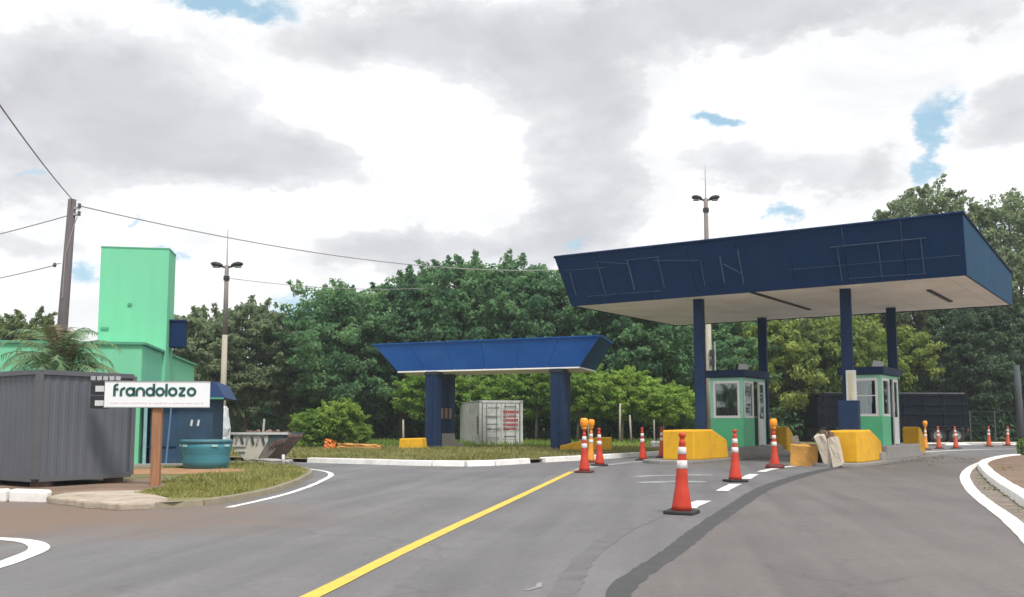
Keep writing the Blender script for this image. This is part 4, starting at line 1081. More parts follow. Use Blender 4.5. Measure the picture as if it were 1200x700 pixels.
def cabin():
    A = Vector((-8.66, 18.0)); e = Vector((0.50, 0.866)); g = Vector((-0.80, 0.60))
    t = thing('grey_cabin', 'dark grey corrugated metal cabin on low blocks by the sign', 'cabin', (A.x, A.y, 0.0))
    w, ln, z0, z1 = 2.06, 5.5, 0.25, 2.2
    P = [Vector((0, 0)), e * w, e * w + g * ln, g * ln]
    for i in range(4):
        a, b = P[i], P[(i + 1) % 4]
        d = (b - a).normalized()
        vs, fs = corrugated(a + d * 0.05, b - d * 0.05, z0, z1 - 0.02, 0.012, 0.2)
        mb = MB(); mb.add(vs, fs); mb.build('wall', M_CABIN, t)
    for p in P:
        mb = MB(); mb.box((p.x, p.y, (z0 + z1) / 2), (0.1, 0.1, z1 - z0), (0, 0, math.atan2(e.y, e.x))); mb.build('corner_post', M_CABINTRIM, t)
    for i in range(4):
        a, b = P[i], P[(i + 1) % 4]; d = b - a; m_ = (a + b) / 2; ang = math.atan2(d.y, d.x)
        mb = MB(); mb.box((m_.x, m_.y, z1), (d.length - 0.1, 0.11, 0.09), (0, 0, ang)); mb.build('top_rail', M_CABINTRIM, t)
        mb = MB(); mb.box((m_.x, m_.y, z0), (d.length - 0.1, 0.11, 0.1), (0, 0, ang)); mb.build('bottom_rail', M_CABINTRIM, t)
    mb = MB(); mb.hexa([(p.x, p.y, z1 - 0.03) for p in P], [(p.x, p.y, z1 + 0.01) for p in P]); mb.build('roof', M_CABINTRIM, t)
    for p in (e * 0.25 + g * 0.2, e * (w - 0.25) + g * 0.2, e * 0.25 + g * 3, e * (w - 0.3) + g * 3, e * 0.25 + g * 5.2, e * (w - 0.25) + g * 5.2):
        mb = MB(); mb.box((p.x, p.y, 0.14), (0.3, 0.25, 0.13)); mb.build('support_block', M_RUST, t)
    return A, e


cabin()


# ------------------------------------------------------------------ sign
def stroke(path, w, n_closed=False):
    """Flat ribbon polygon strip following a path in (x,z)."""
    pts = [Vector(p) for p in path]; n = len(pts); L_, R_ = [], []
    for i, p in enumerate(pts):
        if n_closed:
            d = pts[(i + 1) % n] - pts[i - 1]
        else:
            d = pts[min(i + 1, n - 1)] - pts[max(i - 1, 0)]
        d.normalize(); a = Vector((-d.y, d.x)) * w / 2
        L_.append(p + a); R_.append(p - a)
    return L_, R_


def letter_mesh(strokes, w, depth):
    mb = MB()
    for path, closed in strokes:
        L_, R_ = stroke(path, w, closed); n = len(L_)
        vs = [(p.x, -depth, p.y) for p in L_] + [(p.x, -depth, p.y) for p in R_] + [(p.x, 0, p.y) for p in L_] + [(p.x, 0, p.y) for p in R_]
        fs = []
        for i in range(n if closed else n - 1):
            j = (i + 1) % n
            fs += [(i, j, n + j, n + i), (j, i, 2 * n + i, 2 * n + j), (n + i, n + j, 3 * n + j, 3 * n + i)]
        mb.add(vs, fs)
    return mb


def arc(cx, cz, r, a0, a1, n=14):
    return [(cx + r * math.cos(R(a0 + (a1 - a0) * k / n)), cz + r * math.sin(R(a0 + (a1 - a0) * k / n))) for k in range(n + 1)]


def glyph(ch, x, X):
    """x-height X letters built on circles, as on the board; returns strokes and advance."""
    r = X / 2 - 0.10 * X; c = X / 2; b = 0.10 * X
    ring = (arc(x + r, c, r, 0, 360, 24)[:-1], True)
    if ch == 'o': return [ring], 2 * r
    if ch == 'a': return [ring, ([(x + 2 * r, 0), (x + 2 * r, X)], False)], 2 * r
    if ch == 'd': return [ring, ([(x + 2 * r, 0), (x + 2 * r, X * 1.42)], False)], 2 * r
    if ch == 'n': return [([(x, 0), (x, c)] + arc(x + r, c, r, 180, 0) + [(x + 2 * r, 0)], False)], 2 * r
    if ch == 'r': return [([(x, 0), (x, c)] + arc(x + r, c, r, 180, 80), False)], r * 1.15
    if ch == 'f': return [([(x, 0), (x, X * 1.0)] + arc(x + r * 0.75, X * 1.0, r * 0.75, 180, 70), False), ([(x - r * 0.1, X * 0.78), (x + r * 1.1, X * 0.78)], False)], r * 1.15
    if ch == 'l': return [([(x, 0), (x, X * 1.42)], False)], 0.0
    if ch == 'z': return [([(x, X - b), (x + 1.7 * r, X - b)], False), ([(x + 1.62 * r, X - b), (x + 0.08 * r, b)], False), ([(x, b), (x + 1.75 * r, b)], False)], 1.75 * r
    return [], 0


def sign():
    t = thing('shop_sign', 'white board lettered frandolozo in green on a brown wooden post', 'sign', (-6.82, 18.55, 0.0), R(4))
    mb = MB(); mb.box((0.12, 0.09, 0.98), (0.17, 0.14, 1.95)); mb.build('post', M_WOOD, t, bevel=0.015)
    # board
    W, z0, z1 = 1.94, 1.555, 2.055; x0 = -0.84
    mb = MB(); mb.box((x0 + W / 2, 0, (z0 + z1) / 2), (W, 0.05, z1 - z0)); bd = mb.build('board', M_SIGN, t, bevel=0.008)
    mb = MB()
    for zz in (z0 + 0.008, z1 - 0.008):
        mb.box((x0 + W / 2, -0.004, zz), (W + 0.012, 0.056, 0.018))
    mb.build('board_frame', M_GALV, bd)
    X = 0.165; x = x0 + 0.185; zb = z0 + 0.215
    text = 'frandolozo'
    adv = []
    for ch in text:
        s, a = glyph(ch, x, X)
        mb = letter_mesh([([(p[0], p[1] + zb) for p in path], cl) for path, cl in s], 0.046, 0.008)
        for i, v in enumerate(mb.v): mb.v[i] = (v[0], v[1] - 0.026, v[2])
        mb.build('letter', M_LETTER, bd)
        x += a + {'f': 0.045, 'r': 0.028, 'l': 0.052, 'd': 0.05, 'n': 0.05, 'a': 0.052}.get(ch, 0.05)
    print('text end', x, 'board end', x0 + W)
    rnd = random.Random(9); mb = MB(); xx = x0 + 0.12
    while xx < x0 + W - 0.12:
        q = rnd.uniform(0.015, 0.045); mb.box((xx + q / 2, -0.027, z0 + 0.085 + rnd.uniform(-0.004, 0.004)), (q, 0.004, 0.026)); xx += q + rnd.choice((0.012, 0.012, 0.03))
    tag(mb.build('small_print', M_PINK, bd), kind='stuff')
    # small dark notice boxes at the left end, set slightly behind
    for k, (z, hh) in enumerate(((1.93, 0.26), (1.66, 0.24))):
        mb = MB(); mb.box((x0 - 0.12, 0.1, z), (0.30, 0.16, hh)); p = mb.build('notice_box', M_DARK, t, bevel=0.01)
        mb = MB(); mb.box((x0 - 0.1, 0.015, z - 0.02), (0.16, 0.01, hh * 0.42)); mb.build('notice_plate', M_OFFWHITE, p)
    mb = MB()
    for k in range(5):
        mb.box((x0 - 0.24 + k * 0.115, 0.05, 2.11), (0.085, 0.02, 0.075), (0, 0.1 * (-1) ** k, 0))
    tag(mb.build('faded_header', mat('header_grey', (0.36, 0.37, 0.39), 0.7), t), kind='stuff')


sign()


# ------------------------------------------------------------------ mint green building
def green_building():
    t = thing('green_building', 'mint green building with tall slab tower and dark blue lean-to', 'building', (-10.2, 27.0, 0.0), R(10))
    # main block, front along local -x from the corner at the origin
    mb = MB(); mb.prism([(0, 0), (-9, 0), (-9, 10), (0, 10)], 'z', 3.42, -0.05); mb.build('wall', M_MINT, t)
    mb = MB(); mb.box((-4.5, -0.02, 3.46), (9.1, 0.12, 0.07)); mb.box((0.02, 5.06, 3.46), (0.12, 10.02, 0.07)); mb.build('wall_coping', M_MINTDARK, t)
    mb = MB(); mb.box((-0.9, 3.75, 3.0), (2.0, 1.25, 7.3)); tw = mb.build('tower', M_MINT, t)
    mb = MB(); mb.box((-0.9, 3.75, 6.66), (2.02, 1.27, 0.05)); mb.build('tower_cap', M_MINTDARK, tw)
    mb = MB(); mb.lathe([(0.05, 0), (0.05, 0.03)], 10, (0, 0, 0)); 
    for x, z in ((-1.0, 4.9), (-1.7, 4.15)):
        mb = MB(); mb.box((x, 3.105, z), (0.12 if z > 4.5 else 0.22, 0.05, 0.07)); mb.build('vent', M_MINTDARK, tw)
    # blue tank box beside the tower
    mb = MB(); mb.box((0.34, 3.9, 4.05), (0.44, 0.6, 0.82)); bx = mb.build('blue_box', M_NAVY, tw, bevel=0.02)
    mb = MB(); mb.box((0.34, 3.9, 4.48), (0.5, 0.68, 0.05)); mb.build('box_lid', M_COLBLUE, bx)
    # blue lean-to
    mb = MB(); mb.box((1.07, 1.6, 1.1), (1.6, 3.0, 2.3)); le = mb.build('lean_to', M_WALLBLUE, t)
    mb = MB(); mb.prism([(0.06, 2.42), (2.0, 2.42), (2.25, 1.98), (0.06, 1.98)], 'y', -0.12, 3.3); rf = mb.build('lean_to_roof', mat('awning_blue', (0.016, 0.045, 0.14), 0.6, 0.1, 2), t)
    mb = MB(); mb.box((1.15, -0.13, 1.955), (2.15, 0.06, 0.045)); mb.build('roof_trim', M_MINTDARK, rf)
    mb = MB(); mb.tube([(0.72, 0.02, 0.1), (0.8, 0.02, 1.4), (0.82, 0.02, 1.95)], 0.028, 6); mb.build('downpipe', mat('pipe_blue', (0.10, 0.19, 0.33), 0.5), le)
    for x in (1.36, 1.54):
        mb = MB(); mb.box((x, 0.085, 1.28), (0.055, 0.03, 0.17), (0, 0.15, 0)); mb.build('handle', M_OFFWHITE, le)
    mb = MB(); mb.box((1.45, 0.09, 1.0), (0.95, 0.03, 1.75)); mb.build('door', mat('door_blue', (0.02, 0.055, 0.10), 0.6, 0.15, 2), le)
    mb = MB(); mb.box((1.0, 0.09, 0.62), (1.9, 0.025, 0.03)); mb.build('ledge', M_COLBLUE, le)
    mb = MB(); mb.box((0.95, -0.15, 0.12), (2.4, 0.5, 0.1)); mb.build('door_step', M_CONC, t)
    mb = MB(); mb.tube([(0.16, -0.03, 0.1), (0.16, -0.03, 2.4)], 0.05, 8); mb.build('corner_pipe', mat('pipe_pale', (0.25, 0.42, 0.45), 0.5), t)


green_building()


# ------------------------------------------------------------------ water tank and skip
def water_tank():
    t = thing('water_tank', 'round teal fibreglass water tank standing by the blue wall', 'tank', (-8.05, 26.05, 0.09))
    mb = MB(); pr = []
    for k, z in enumerate((0.0, 0.16, 0.19, 0.34, 0.37, 0.52, 0.55, 0.68)):
        pr.append((0.555 + z * 0.13 + (0.022 if k % 4 in (1, 2) else 0), z))
    mb.lathe(pr, 32); mb.build('shell', M_TEAL, t, smooth=True)
    mb = MB(); mb.lathe([(0.64, 0.66), (0.672, 0.675), (0.672, 0.735), (0.65, 0.75), (0.55, 0.75)], 32); mb.build('rim', mat('teal_rim', (0.05, 0.16, 0.20), 0.5), t, smooth=True)
    for a in (200, 232, 305, 338):
        mb = MB(); mb.box((0.655 * math.cos(R(a)), 0.655 * math.sin(R(a)), 0.60), (0.16, 0.03, 0.055), (0, 0, R(a + 90))); mb.build('grip', mat('grip_pale', (0.35, 0.55, 0.58), 0.5), t)


water_tank()


def skip():
    t = thing('rubble_skip', 'battered cream and slate rubble skip with sloping end on the grass', 'skip', (-8.2, 29.9, 0.1), R(-8))
    t.scale = (0.84, 0.9, 0.95)
    W = 1.5
    pr = [(0.15, 0.06), (0.95, 0.06), (1.78, 0.88), (1.78, 0.94), (-0.35, 0.94), (-0.35, 0.55)]
    mb = MB(); mb.prism([(-0.3, 0.55), (0.15, 0.06), (0.62, 0.06), (1.02, 0.70), (1.02, 0.88), (-0.3, 0.88)], 'y', 0, 0.06); sw = mb.build('side_wall', M_SKIPWHITE, t)
    mb = MB(); mb.prism([(0.625, 0.06), (0.95, 0.06), (1.70, 0.80), (1.70, 0.88), (1.025, 0.88), (1.025, 0.70)], 'y', 0.004, 0.06); mb.build('side_wall', M_SKIPRUST, t)
    mb = MB(); mb.prism([(1.03, 0.5), (1.40, 0.5), (1.72, 0.80), (1.72, 0.89), (1.03, 0.89)], 'y', -0.012, 0.002); mb.build('side_patch', M_SKIPDARK, t)
    mb = MB(); mb.prism([(-0.3, 0.55), (0.15, 0.06), (0.95, 0.06), (1.70, 0.80), (1.70, 0.88), (-0.3, 0.88)], 'y', W - 0.06, W); mb.build('side_wall', M_SKIPDARK, t)
    mb = MB(); mb.hexa([(0.15, 0.06, 0.05), (0.95, 0.06, 0.05), (0.95, W - 0.06, 0.05), (0.15, W - 0.06, 0.05)], [(0.15, 0.06, 0.1), (0.95, 0.06, 0.1), (0.95, W - 0.06, 0.1), (0.15, W - 0.06, 0.1)]); mb.build('floor_plate', M_RUST, t)
    mb = MB(); mb.prism([(0.95, 0.06), (1.0, 0.06), (1.75, 0.80), (1.75, 0.88), (1.70, 0.88), (1.70, 0.80)], 'y', 0.06, W - 0.06); mb.build('end_plate', M_RUST, t)
    mb = MB(); mb.prism([(0.15, 0.06), (0.2, 0.06), (-0.25, 0.55), (-0.25, 0.88), (-0.3, 0.88), (-0.3, 0.55)], 'y', 0.06, W - 0.06); mb.build('end_plate', M_RUST, t)
    for y in (-0.03, W + 0.03):
        mb = MB(); mb.box((0.7, y, 0.91), (2.12, 0.08, 0.07)); mb.build('rim_rail', M_OFFWHITE if y < 0 else M_SKIPDARK, t)
    for k in range(6):
        mb = MB(); mb.box((-0.15 + k * 0.2, -0.03, 0.70), (0.06, 0.05, 0.26), (0, 0.3 * (-1) ** k, 0)); mb.build('stripe', M_SKIPDARK if k % 2 else M_GALV, sw)
    for k in range(5):
        mb = MB(); mb.box((1.18 + k * 0.12, -0.03, 0.56 + k * 0.03), (0.05, 0.06, 0.3 - k * 0.03), (0, 0.7, 0)); mb.build('rib', M_RUST, t)
    mb = MB(); mb.box((-0.05, -0.03, 0.52), (0.5, 0.05, 0.05)); mb.box((-0.02, -0.03, 0.36), (0.4, 0.05, 0.05)); mb.build('side_bar', M_OFFWHITE, t)
    # contents
    import bmesh
    mb = MB()
    rnd = random.Random(8)
    for k in range(26):
        mb.box((rnd.uniform(-0.1, 1.45), rnd.uniform(0.2, W - 0.2), rnd.uniform(0.80, 0.92)), (rnd.uniform(0.1, 0.4), rnd.uniform(0.08, 0.3), rnd.uniform(0.05, 0.16)), (rnd.uniform(-.5, .5), rnd.uniform(-.5, .5), rnd.uniform(0, 3)))
    mb.box((0.7, W / 2, 0.78), (1.7, W - 0.2, 0.12))
    tag(mb.build('rubble', M_RUST, t), kind='stuff')
    mb = MB(); mb.box((0.62, 0.5, 1.12), (0.06, 0.05, 0.5), (0.1, 0.12, 0)); mb.build('timber', M_OFFWHITE, t)


skip()
rough_block('paving_slab', 'thin grey slab lying on the grass in front of the skip', (1.15, 0.4, 0.1), (-7.0, 28.8, 0.16), (0, 0.02, -0.1), M_CONC, 21, 'slab', 4, 0.1)
mb = MB(); mb.tube([(0, 0, 0), (0, 0, 0.30)], 0.045, 8); o = mb.build('marker_stub', M_OFFWHITE, smooth=True); o.location = (-6.45, 27.9, 0.09); tag(o, 'short white marker stub at the tip of the left verge', 'marker')
# white bundle round the lamp pole foot
mb = MB(); prof = [(0.26, 0), (0.34, 0.3), (0.30, 0.7), (0.36, 1.0), (0.28, 1.4), (0.22, 1.7), (0.17, 1.8)]
mb.lathe(prof, 12)
for i, v in enumerate(mb.v):
    rr = 1 + 0.22 * math.sin(i * 2.7) ; mb.v[i] = (v[0] * rr, v[1] * rr, v[2])
o = mb.build('plastic_wrap', mat('plastic_wrap', (0.55, 0.57, 0.60), 0.4, 0.2, 3), smooth=False); o.location = (-10.35, 35.0, 0.09); tag(o, 'crumpled white plastic wrapped bundle standing right of the blue wall', 'bundle')


# ------------------------------------------------------------------ vegetation
class Leaves:
    def __init__(s, seed):
        s.r = np.random.default_rng(seed); s.P = []; s.N = []; s.S = []

    def lobe(s, c, rad, n, size, shell=0.55, flat=1.0):
        """Leaves through the outer shell of a lobe, faces turned roughly outward and up."""
        d = s.r.normal(size=(n, 3)); d /= np.linalg.norm(d, axis=1)[:, None]
        rr = (1 - shell * s.r.random(n) ** 1.6)
        p = np.array(c) + d * rr[:, None] * np.array(rad)
        nr = d * 0.7 + np.array([0, 0, 0.45]) + s.r.normal(size=(n, 3)) * 0.55
        s.P.append(p); s.N.append(nr); s.S.append(size * s.r.uniform(0.65, 1.35, n))

    def mesh(s, name, aspect=0.5):
        P = np.concatenate(s.P); N = np.concatenate(s.N); S = np.concatenate(s.S); n = len(P)
        N /= np.linalg.norm(N, axis=1)[:, None]
        t = s.r.normal(size=(n, 3)); t[:, 2] -= 0.6
        t -= N * np.sum(t * N, axis=1)[:, None]; t /= np.linalg.norm(t, axis=1)[:, None]
        b = np.cross(N, t)
        V = np.empty((n, 4, 3))
        bend = N * (S * 0.12)[:, None]
        V[:, 0] = P - t * (S * 0.5)[:, None] - bend; V[:, 1] = P + b * (S * aspect * 0.5)[:, None] + bend
        V[:, 2] = P + t * (S * 0.5)[:, None] - bend; V[:, 3] = P - b * (S * aspect * 0.5)[:, None] + bend
        me = bpy.data.meshes.new(name); me.vertices.add(n * 4); me.vertices.foreach_set('co', V.reshape(-1).astype(np.float32))
        me.loops.add(n * 4); me.loops.foreach_set('vertex_index', np.arange(n * 4, dtype=np.int32))
        me.polygons.add(n); me.polygons.foreach_set('loop_start', np.arange(0, n * 4, 4, dtype=np.int32))
        me.update(calc_edges=True); me.validate()
        return me


def tree_meshes(seed, h, rx, rz, base, lobes, n_leaf, size, trunk_r, airy=False, bark=M_BARK):
    """Unit-built tree: trunk with limbs reaching into each lobe, crown of leaves in many clumps. Height h, crown from base to h."""
    rnd = random.Random(seed); L = Leaves(seed)
    tb = MB()
    fork = base + (h - base) * 0.12
    tb.tube([(0, 0, 0), (rnd.uniform(-.1, .1), rnd.uniform(-.1, .1), fork * 0.5), (rnd.uniform(-.15, .15), rnd.uniform(-.15, .15), fork), (0.1, 0, base + (h - base) * 0.55)],
            [trunk_r * 1.25, trunk_r, trunk_r * 0.8, trunk_r * 0.35], 9)
    zc = (h + base) / 2; hz = (h - base) / 2
    per = n_leaf // lobes
    for k in range(lobes):
        # spread lobes over the ellipsoid (golden spiral), biased to outside
        u = (k + 0.5) / lobes; zz = 1 - 2 * u; a = k * 2.39996 + rnd.uniform(-.5, .5)
        q = rnd.uniform(0.45, 0.85)
        s = math.sqrt(max(0, 1 - zz * zz))
        lr = rz * rnd.uniform(0.75, 1.25)
        c = (rx * s * math.cos(a) * q, rx * s * math.sin(a) * q, zc + hz * zz * 0.72 * rnd.uniform(0.85, 1.1))
        rad = (lr * rnd.uniform(0.9, 1.3), lr * rnd.uniform(0.9, 1.3), lr * rnd.uniform(0.55, 0.8))
        # every lobe is itself a handful of leaf clumps
        m = 12
        for j in range(m):
            d = Vector((rnd.gauss(0, 1), rnd.gauss(0, 1), rnd.gauss(0.25, 0.8))).normalized()
            cc = (c[0] + d.x * rad[0] * 0.9, c[1] + d.y * rad[1] * 0.9, c[2] + d.z * rad[2] * 0.95)
            f = rnd.uniform(0.26, 0.48)
            L.lobe(cc, (rad[0] * f, rad[1] * f, rad[2] * f * 0.8), per // m, size, 0.7 if not airy else 0.9)
        # shoots standing out of the lobe break the outline
        for j in range(5 if zz > -0.3 else 2):
            d = Vector((c[0] * 0.25 + rnd.gauss(0, 1), c[1] * 0.25 + rnd.gauss(0, 1), abs(rnd.gauss(0.7, 0.6)))).normalized()
            for q, fr, nl in ((1.05, 0.22, 34), (1.3, 0.17, 26), (1.52, 0.11, 14)):
                cc = (c[0] + d.x * rad[0] * q, c[1] + d.y * rad[1] * q, c[2] + d.z * rad[2] * q * 1.15)
                L.lobe(cc, (rad[0] * fr, rad[1] * fr, rad[2] * fr * 1.2), nl, size, 0.9)
        if k % 2 == 0 or airy:
            mid = (c[0] * 0.45, c[1] * 0.45, fork + (c[2] - fork) * 0.5)
            tb.tube([(0, 0, fork * 0.9), mid, c], [trunk_r * 0.5, trunk_r * 0.3, trunk_r * 0.09], 6, False)
    return tb, L


TREE_CACHE = {}


def tree(key, name, label, x, y, sc_h, sc_w, rz, group, z=0.0, cat='tree', seed=0):
    """Place a tree of the given kind: first use builds the meshes, later uses share them, turned and resized."""
    spec = KINDS[key]
    if key not in TREE_CACHE:
        tb, L = tree_meshes(**spec['geo'])
        tm = bpy.data.meshes.new('trunk'); tm.from_pydata(tb.v, [], tb.f); tm.update(); tm.materials.append(spec['bark']); tm.shade_smooth()
        cm = L.mesh('crown', spec.get('aspect', 0.5)); cm.materials.append(spec['leaf'])
        TREE_CACHE[key] = (tm, cm)
    tm, cm = TREE_CACHE[key]
    t = thing(name, label, cat, (x, y, z), rz, group)
    k = spec['geo']['h']
    t.scale = (sc_w, sc_w, sc_h / k)
    for nm, me in (('trunk', tm), ('crown', cm)):
        o = bpy.data.objects.new(nm, me); COL.objects.link(o); o.parent = t
    return t


def geo(**k):
    return k


KINDS = {
    'dense1': dict(geo=geo(seed=11, h=11.0, rx=4.3, rz=1.75, base=0.9, lobes=36, n_leaf=32000, size=0.29, trunk_r=0.3), bark=M_BARK, leaf=F_DARK),
    'dense2': dict(geo=geo(seed=12, h=11.0, rx=4.3, rz=1.6, base=0.7, lobes=40, n_leaf=32000, size=0.28, trunk_r=0.3), bark=M_BARK, leaf=F_DARK),
    'dense3': dict(geo=geo(seed=13, h=11.0, rx=4.3, rz=1.5, base=0.6, lobes=40, n_leaf=30000, size=0.27, trunk_r=0.3), bark=M_BARK, leaf=F_DARKGREY),
    'grey1': dict(geo=geo(seed=21, h=8.5, rx=3.4, rz=1.3, base=0.8, lobes=24, n_leaf=18000, size=0.26, trunk_r=0.24), bark=M_BARK, leaf=F_GREY),
    'olive1': dict(geo=geo(seed=31, h=8.0, rx=3.9, rz=1.5, base=0.5, lobes=26, n_leaf=22000, size=0.26, trunk_r=0.22), bark=M_BARK, leaf=F_OLIVE),
    'yellow1': dict(geo=geo(seed=41, h=7.0, rx=3.6, rz=1.4, base=0.3, lobes=24, n_leaf=20000, size=0.25, trunk_r=0.2), bark=M_BARK, leaf=F_YELLOW),
    'tall1': dict(geo=geo(seed=51, h=17.0, rx=4.6, rz=1.45, base=3.5, lobes=40, n_leaf=20000, size=0.27, trunk_r=0.34, airy=True), bark=M_BARK, leaf=F_GREY),
    'shrub1': dict(geo=geo(seed=61, h=2.1, rx=1.0, rz=0.55, base=0.05, lobes=18, n_leaf=7000, size=0.14, trunk_r=0.05), bark=M_BARK, leaf=F_BRIGHT),
    'young1': dict(geo=geo(seed=71, h=4.0, rx=1.7, rz=0.75, base=1.3, lobes=16, n_leaf=8000, size=0.2, trunk_r=0.07), bark=M_PALEBARK, leaf=F_BRIGHT, aspect=0.4),
}
GT = 'trees behind the toll plaza'
TREES = [
    ('dense1', 'dark dense tree at the left end of the central row', -10.6, 60.5, 10.0, 0.86, 0.4),
    ('dense2', 'dark dense tree rising above the left tip of the small canopy', -7.0, 63.0, 11.1, 0.98, 1.9),
    ('dense1', 'tallest dark tree above the left columns of the small canopy', -3.0, 62.0, 11.9, 1.0, 3.1),
    ('dense2', 'dark tree above the middle of the small canopy', 1.2, 63.5, 11.9, 1.0, 4.4),
    ('dense1', 'dark tree touching the left corner of the big canopy', 5.1, 62.0, 11.2, 0.98, 5.3),
    ('dense2', 'dark tree seen below the left part of the big canopy soffit', 9.2, 61.0, 9.8, 0.95, 0.7),
    ('dense1', 'dark tree hidden behind the brown lamp pole', 13.0, 66.0, 9.6, 0.95, 2.5),
    ('dense2', 'lower dark tree filling the gap left of the central row', -13.3, 66.0, 8.9, 0.8, 2.2),
    ('grey1', 'grey green tree immediately right of the green tower', -18.7, 57.0, 7.9, 0.95, 0.3),
    ('grey1', 'grey green tree behind the left lamp pole', -16.2, 60.0, 8.9, 1.0, 1.7),
    ('grey1', 'grey green tree right of the left lamp pole, before the sky gap', -14.0, 62.0, 8.0, 0.85, 3.3),
    ('olive1', 'olive tree at the far left edge behind the palm', -31.0, 62.0, 8.3, 0.95, 0.9),
    ('yellow1', 'sunlit yellowish tree over the roof of the left toll booth', 16.0, 66.5, 9.6, 1.0, 1.1),
    ('olive1', 'broad olive tree between the two toll booths', 20.2, 68.5, 9.2, 1.0, 2.6),
    ('yellow1', 'yellow green tree above the roof of the right toll booth', 22.6, 67.0, 9.0, 1.0, 0.2),
    ('yellow1', 'yellow green tree above the rear half of the dark trailer', 26.2, 69.0, 8.0, 0.95, 3.9),
    ('tall1', 'tall airy tree rising above the right end of the big canopy', 30.0, 71.0, 19.6, 1.05, 0.5),
    ('tall1', 'tall tree at the right edge beside the big canopy', 36.0, 70.0, 19.0, 1.05, 2.1),
    ('tall1', 'tree top peeking over the upper edge of the big canopy', 26.2, 74.0, 16.0, 0.85, 4.0),
    ('dense3', 'dark dense tree right of the dark trailer', 31.8, 68.0, 10.0, 0.9, 1.3),
    ('dense3', 'dark tree low between the trailer and the right edge trees', 28.6, 70.5, 8.5, 0.85, 5.1),
    ('dense3', 'dark dense tree at the right edge behind the grey post', 36.4, 67.0, 10.5, 0.95, 3.0),
]
for key, lab, x, y, h, w, rz in TREES:
    tree(key, 'broadleaf_tree', lab, x, y, h, w, rz, GT)
GY = 'young trees and shrubs on the grass'
YOUNG = [('young1', 'bright young tree left behind the shipping container', -2.6, 57.0, 4.0, 1.1, 0.1), ('young1', 'bright young tree over the middle of the shipping container', -0.2, 59.5, 4.6, 1.2, 1.2),
         ('young1', 'bright young tree between the container and right canopy column', 1.4, 57.5, 4.3, 1.1, 2.5), ('young1', 'bright young tree just right of the small canopy', 3.6, 54.5, 4.2, 1.05, 3.6),
         ('young1', 'bright young tree with pale stem midway to the left booth', 5.9, 53.0, 4.1, 1.0, 4.7), ('young1', 'bright young tree nearest the left column of the big canopy', 8.0, 52.0, 3.3, 1.0, 5.5),
         ('young1', 'young tree in the dark behind the small canopy columns', -4.6, 56.0, 4.1, 1.0, 2.0)]
for key, lab, x, y, h, w, rz in YOUNG:
    tree(key, 'young_tree', lab, x, y, h, w, rz, GY, 0.1)
SHR = [('shrub1', 'left one of the bright shrubs right of the skip', -9.3, 46.0, 1.75, 0.9, 0.3), ('shrub1', 'taller right one of the bright shrubs right of the skip', -8.0, 46.5, 2.25, 0.95, 2.0),
       ('shrub1', 'low shrub at the right foot of the bright shrub pair', -7.4, 47.4, 1.2, 0.6, 3.4)]
for key, lab, x, y, h, w, rz in SHR:
    tree(key, 'shrub', lab, x, y, h, w, rz, GY, 0.1, 'shrub')
# far wood and undergrowth that read as one mass
L = Leaves(99); rr = random.Random(99)
for k in range(230):
    x = rr.uniform(-55, 58); y = rr.uniform(70, 82); hh = rr.uniform(2.0, 6.0) if x < 16 else rr.uniform(3.5, 9.5)
    L.lobe((x, y, hh * 0.55), (rr.uniform(1.6, 2.8), 1.6, hh * 0.55), 230, 0.55, 0.5)
for k in range(120):
    x = rr.uniform(-40, 20); y = rr.uniform(63, 70); hh = rr.uniform(1.2, 3.2)
    L.lobe((x, y, hh * 0.5), (rr.uniform(1.2, 2.2), 1.2, hh * 0.55), 180, 0.42, 0.6)
for k in range(60):
    x = rr.uniform(27, 48); y = rr.uniform(66, 69); hh = rr.uniform(1.5, 3.4)
    L.lobe((x, y, hh * 0.5), (rr.uniform(1.0, 1.8), 1.0, hh * 0.55), 220, 0.32, 0.6)
me = L.mesh('far_wood'); me.materials.append(F_DARK)
o = bpy.data.objects.new('far_wood', me); COL.objects.link(o); tag(o, 'dark undergrowth and woodland closing the view behind the trees', 'woodland', kind='stuff')


def palm():
    t = thing('palm', 'shaggy palm with drooping fronds behind the grey cabin', 'palm', (-10.6, 23.0, 0.0))
    mb = MB(); mb.tube([(0, 0, 0), (0.02, 0, 1.4), (0, 0, 2.75)], [0.2, 0.19, 0.24], 10); mb.build('trunk', M_BARK, t, smooth=True)
    rnd = random.Random(5)
    for k in range(46):
        a = k * 2.39996; dry = k % 4 == 3
        el = R(rnd.uniform(20, 82)) if not dry else R(rnd.uniform(68, 88)); ln = rnd.uniform(1.15, 1.95) if not dry else rnd.uniform(0.8, 1.3)
        dirh = Vector((math.cos(a), math.sin(a), 0)); p = Vector((0, 0, rnd.uniform(2.15, 2.7))); mb = MB(); pts = []
        for s in range(9):
            pts.append(p.copy()); ang = el - (s / 8) ** 1.25 * (R(115) if not dry else R(40))
            p = p + (dirh * math.cos(ang) + Vector((0, 0, 1)) * math.sin(ang)) * ln / 8
        mb.tube(pts, [0.022 - 0.0022 * s for s in range(9)], 4, False)
        for s in range(3, 33):
            u = s / 33 * 8; i = min(int(u), 7); q = pts[i].lerp(pts[i + 1], u - i); d = (pts[i + 1] - pts[i]).normalized()
            side = d.cross(Vector((0, 0, 1)))
            if side.length < 0.1: side = Vector((-dirh.y, dirh.x, 0))
            side.normalize(); l = (0.34 * math.sin(min(1, s / 33 * 1.15 + 0.12) * math.pi * 0.9) + 0.08) * rnd.uniform(0.7, 1.25)
            for sg in (-1, 1):
                tip = q + side * sg * l * 0.8 + d * l * rnd.uniform(0.3, 0.8) + Vector((0, 0, -l * rnd.uniform(0.1, 0.75)))
                w = d * 0.02
                mb.add([q - w, q + w, tip], [(0, 1, 2)])
        mb.build('frond', F_PALMDRY if dry else F_PALM, t)


palm()


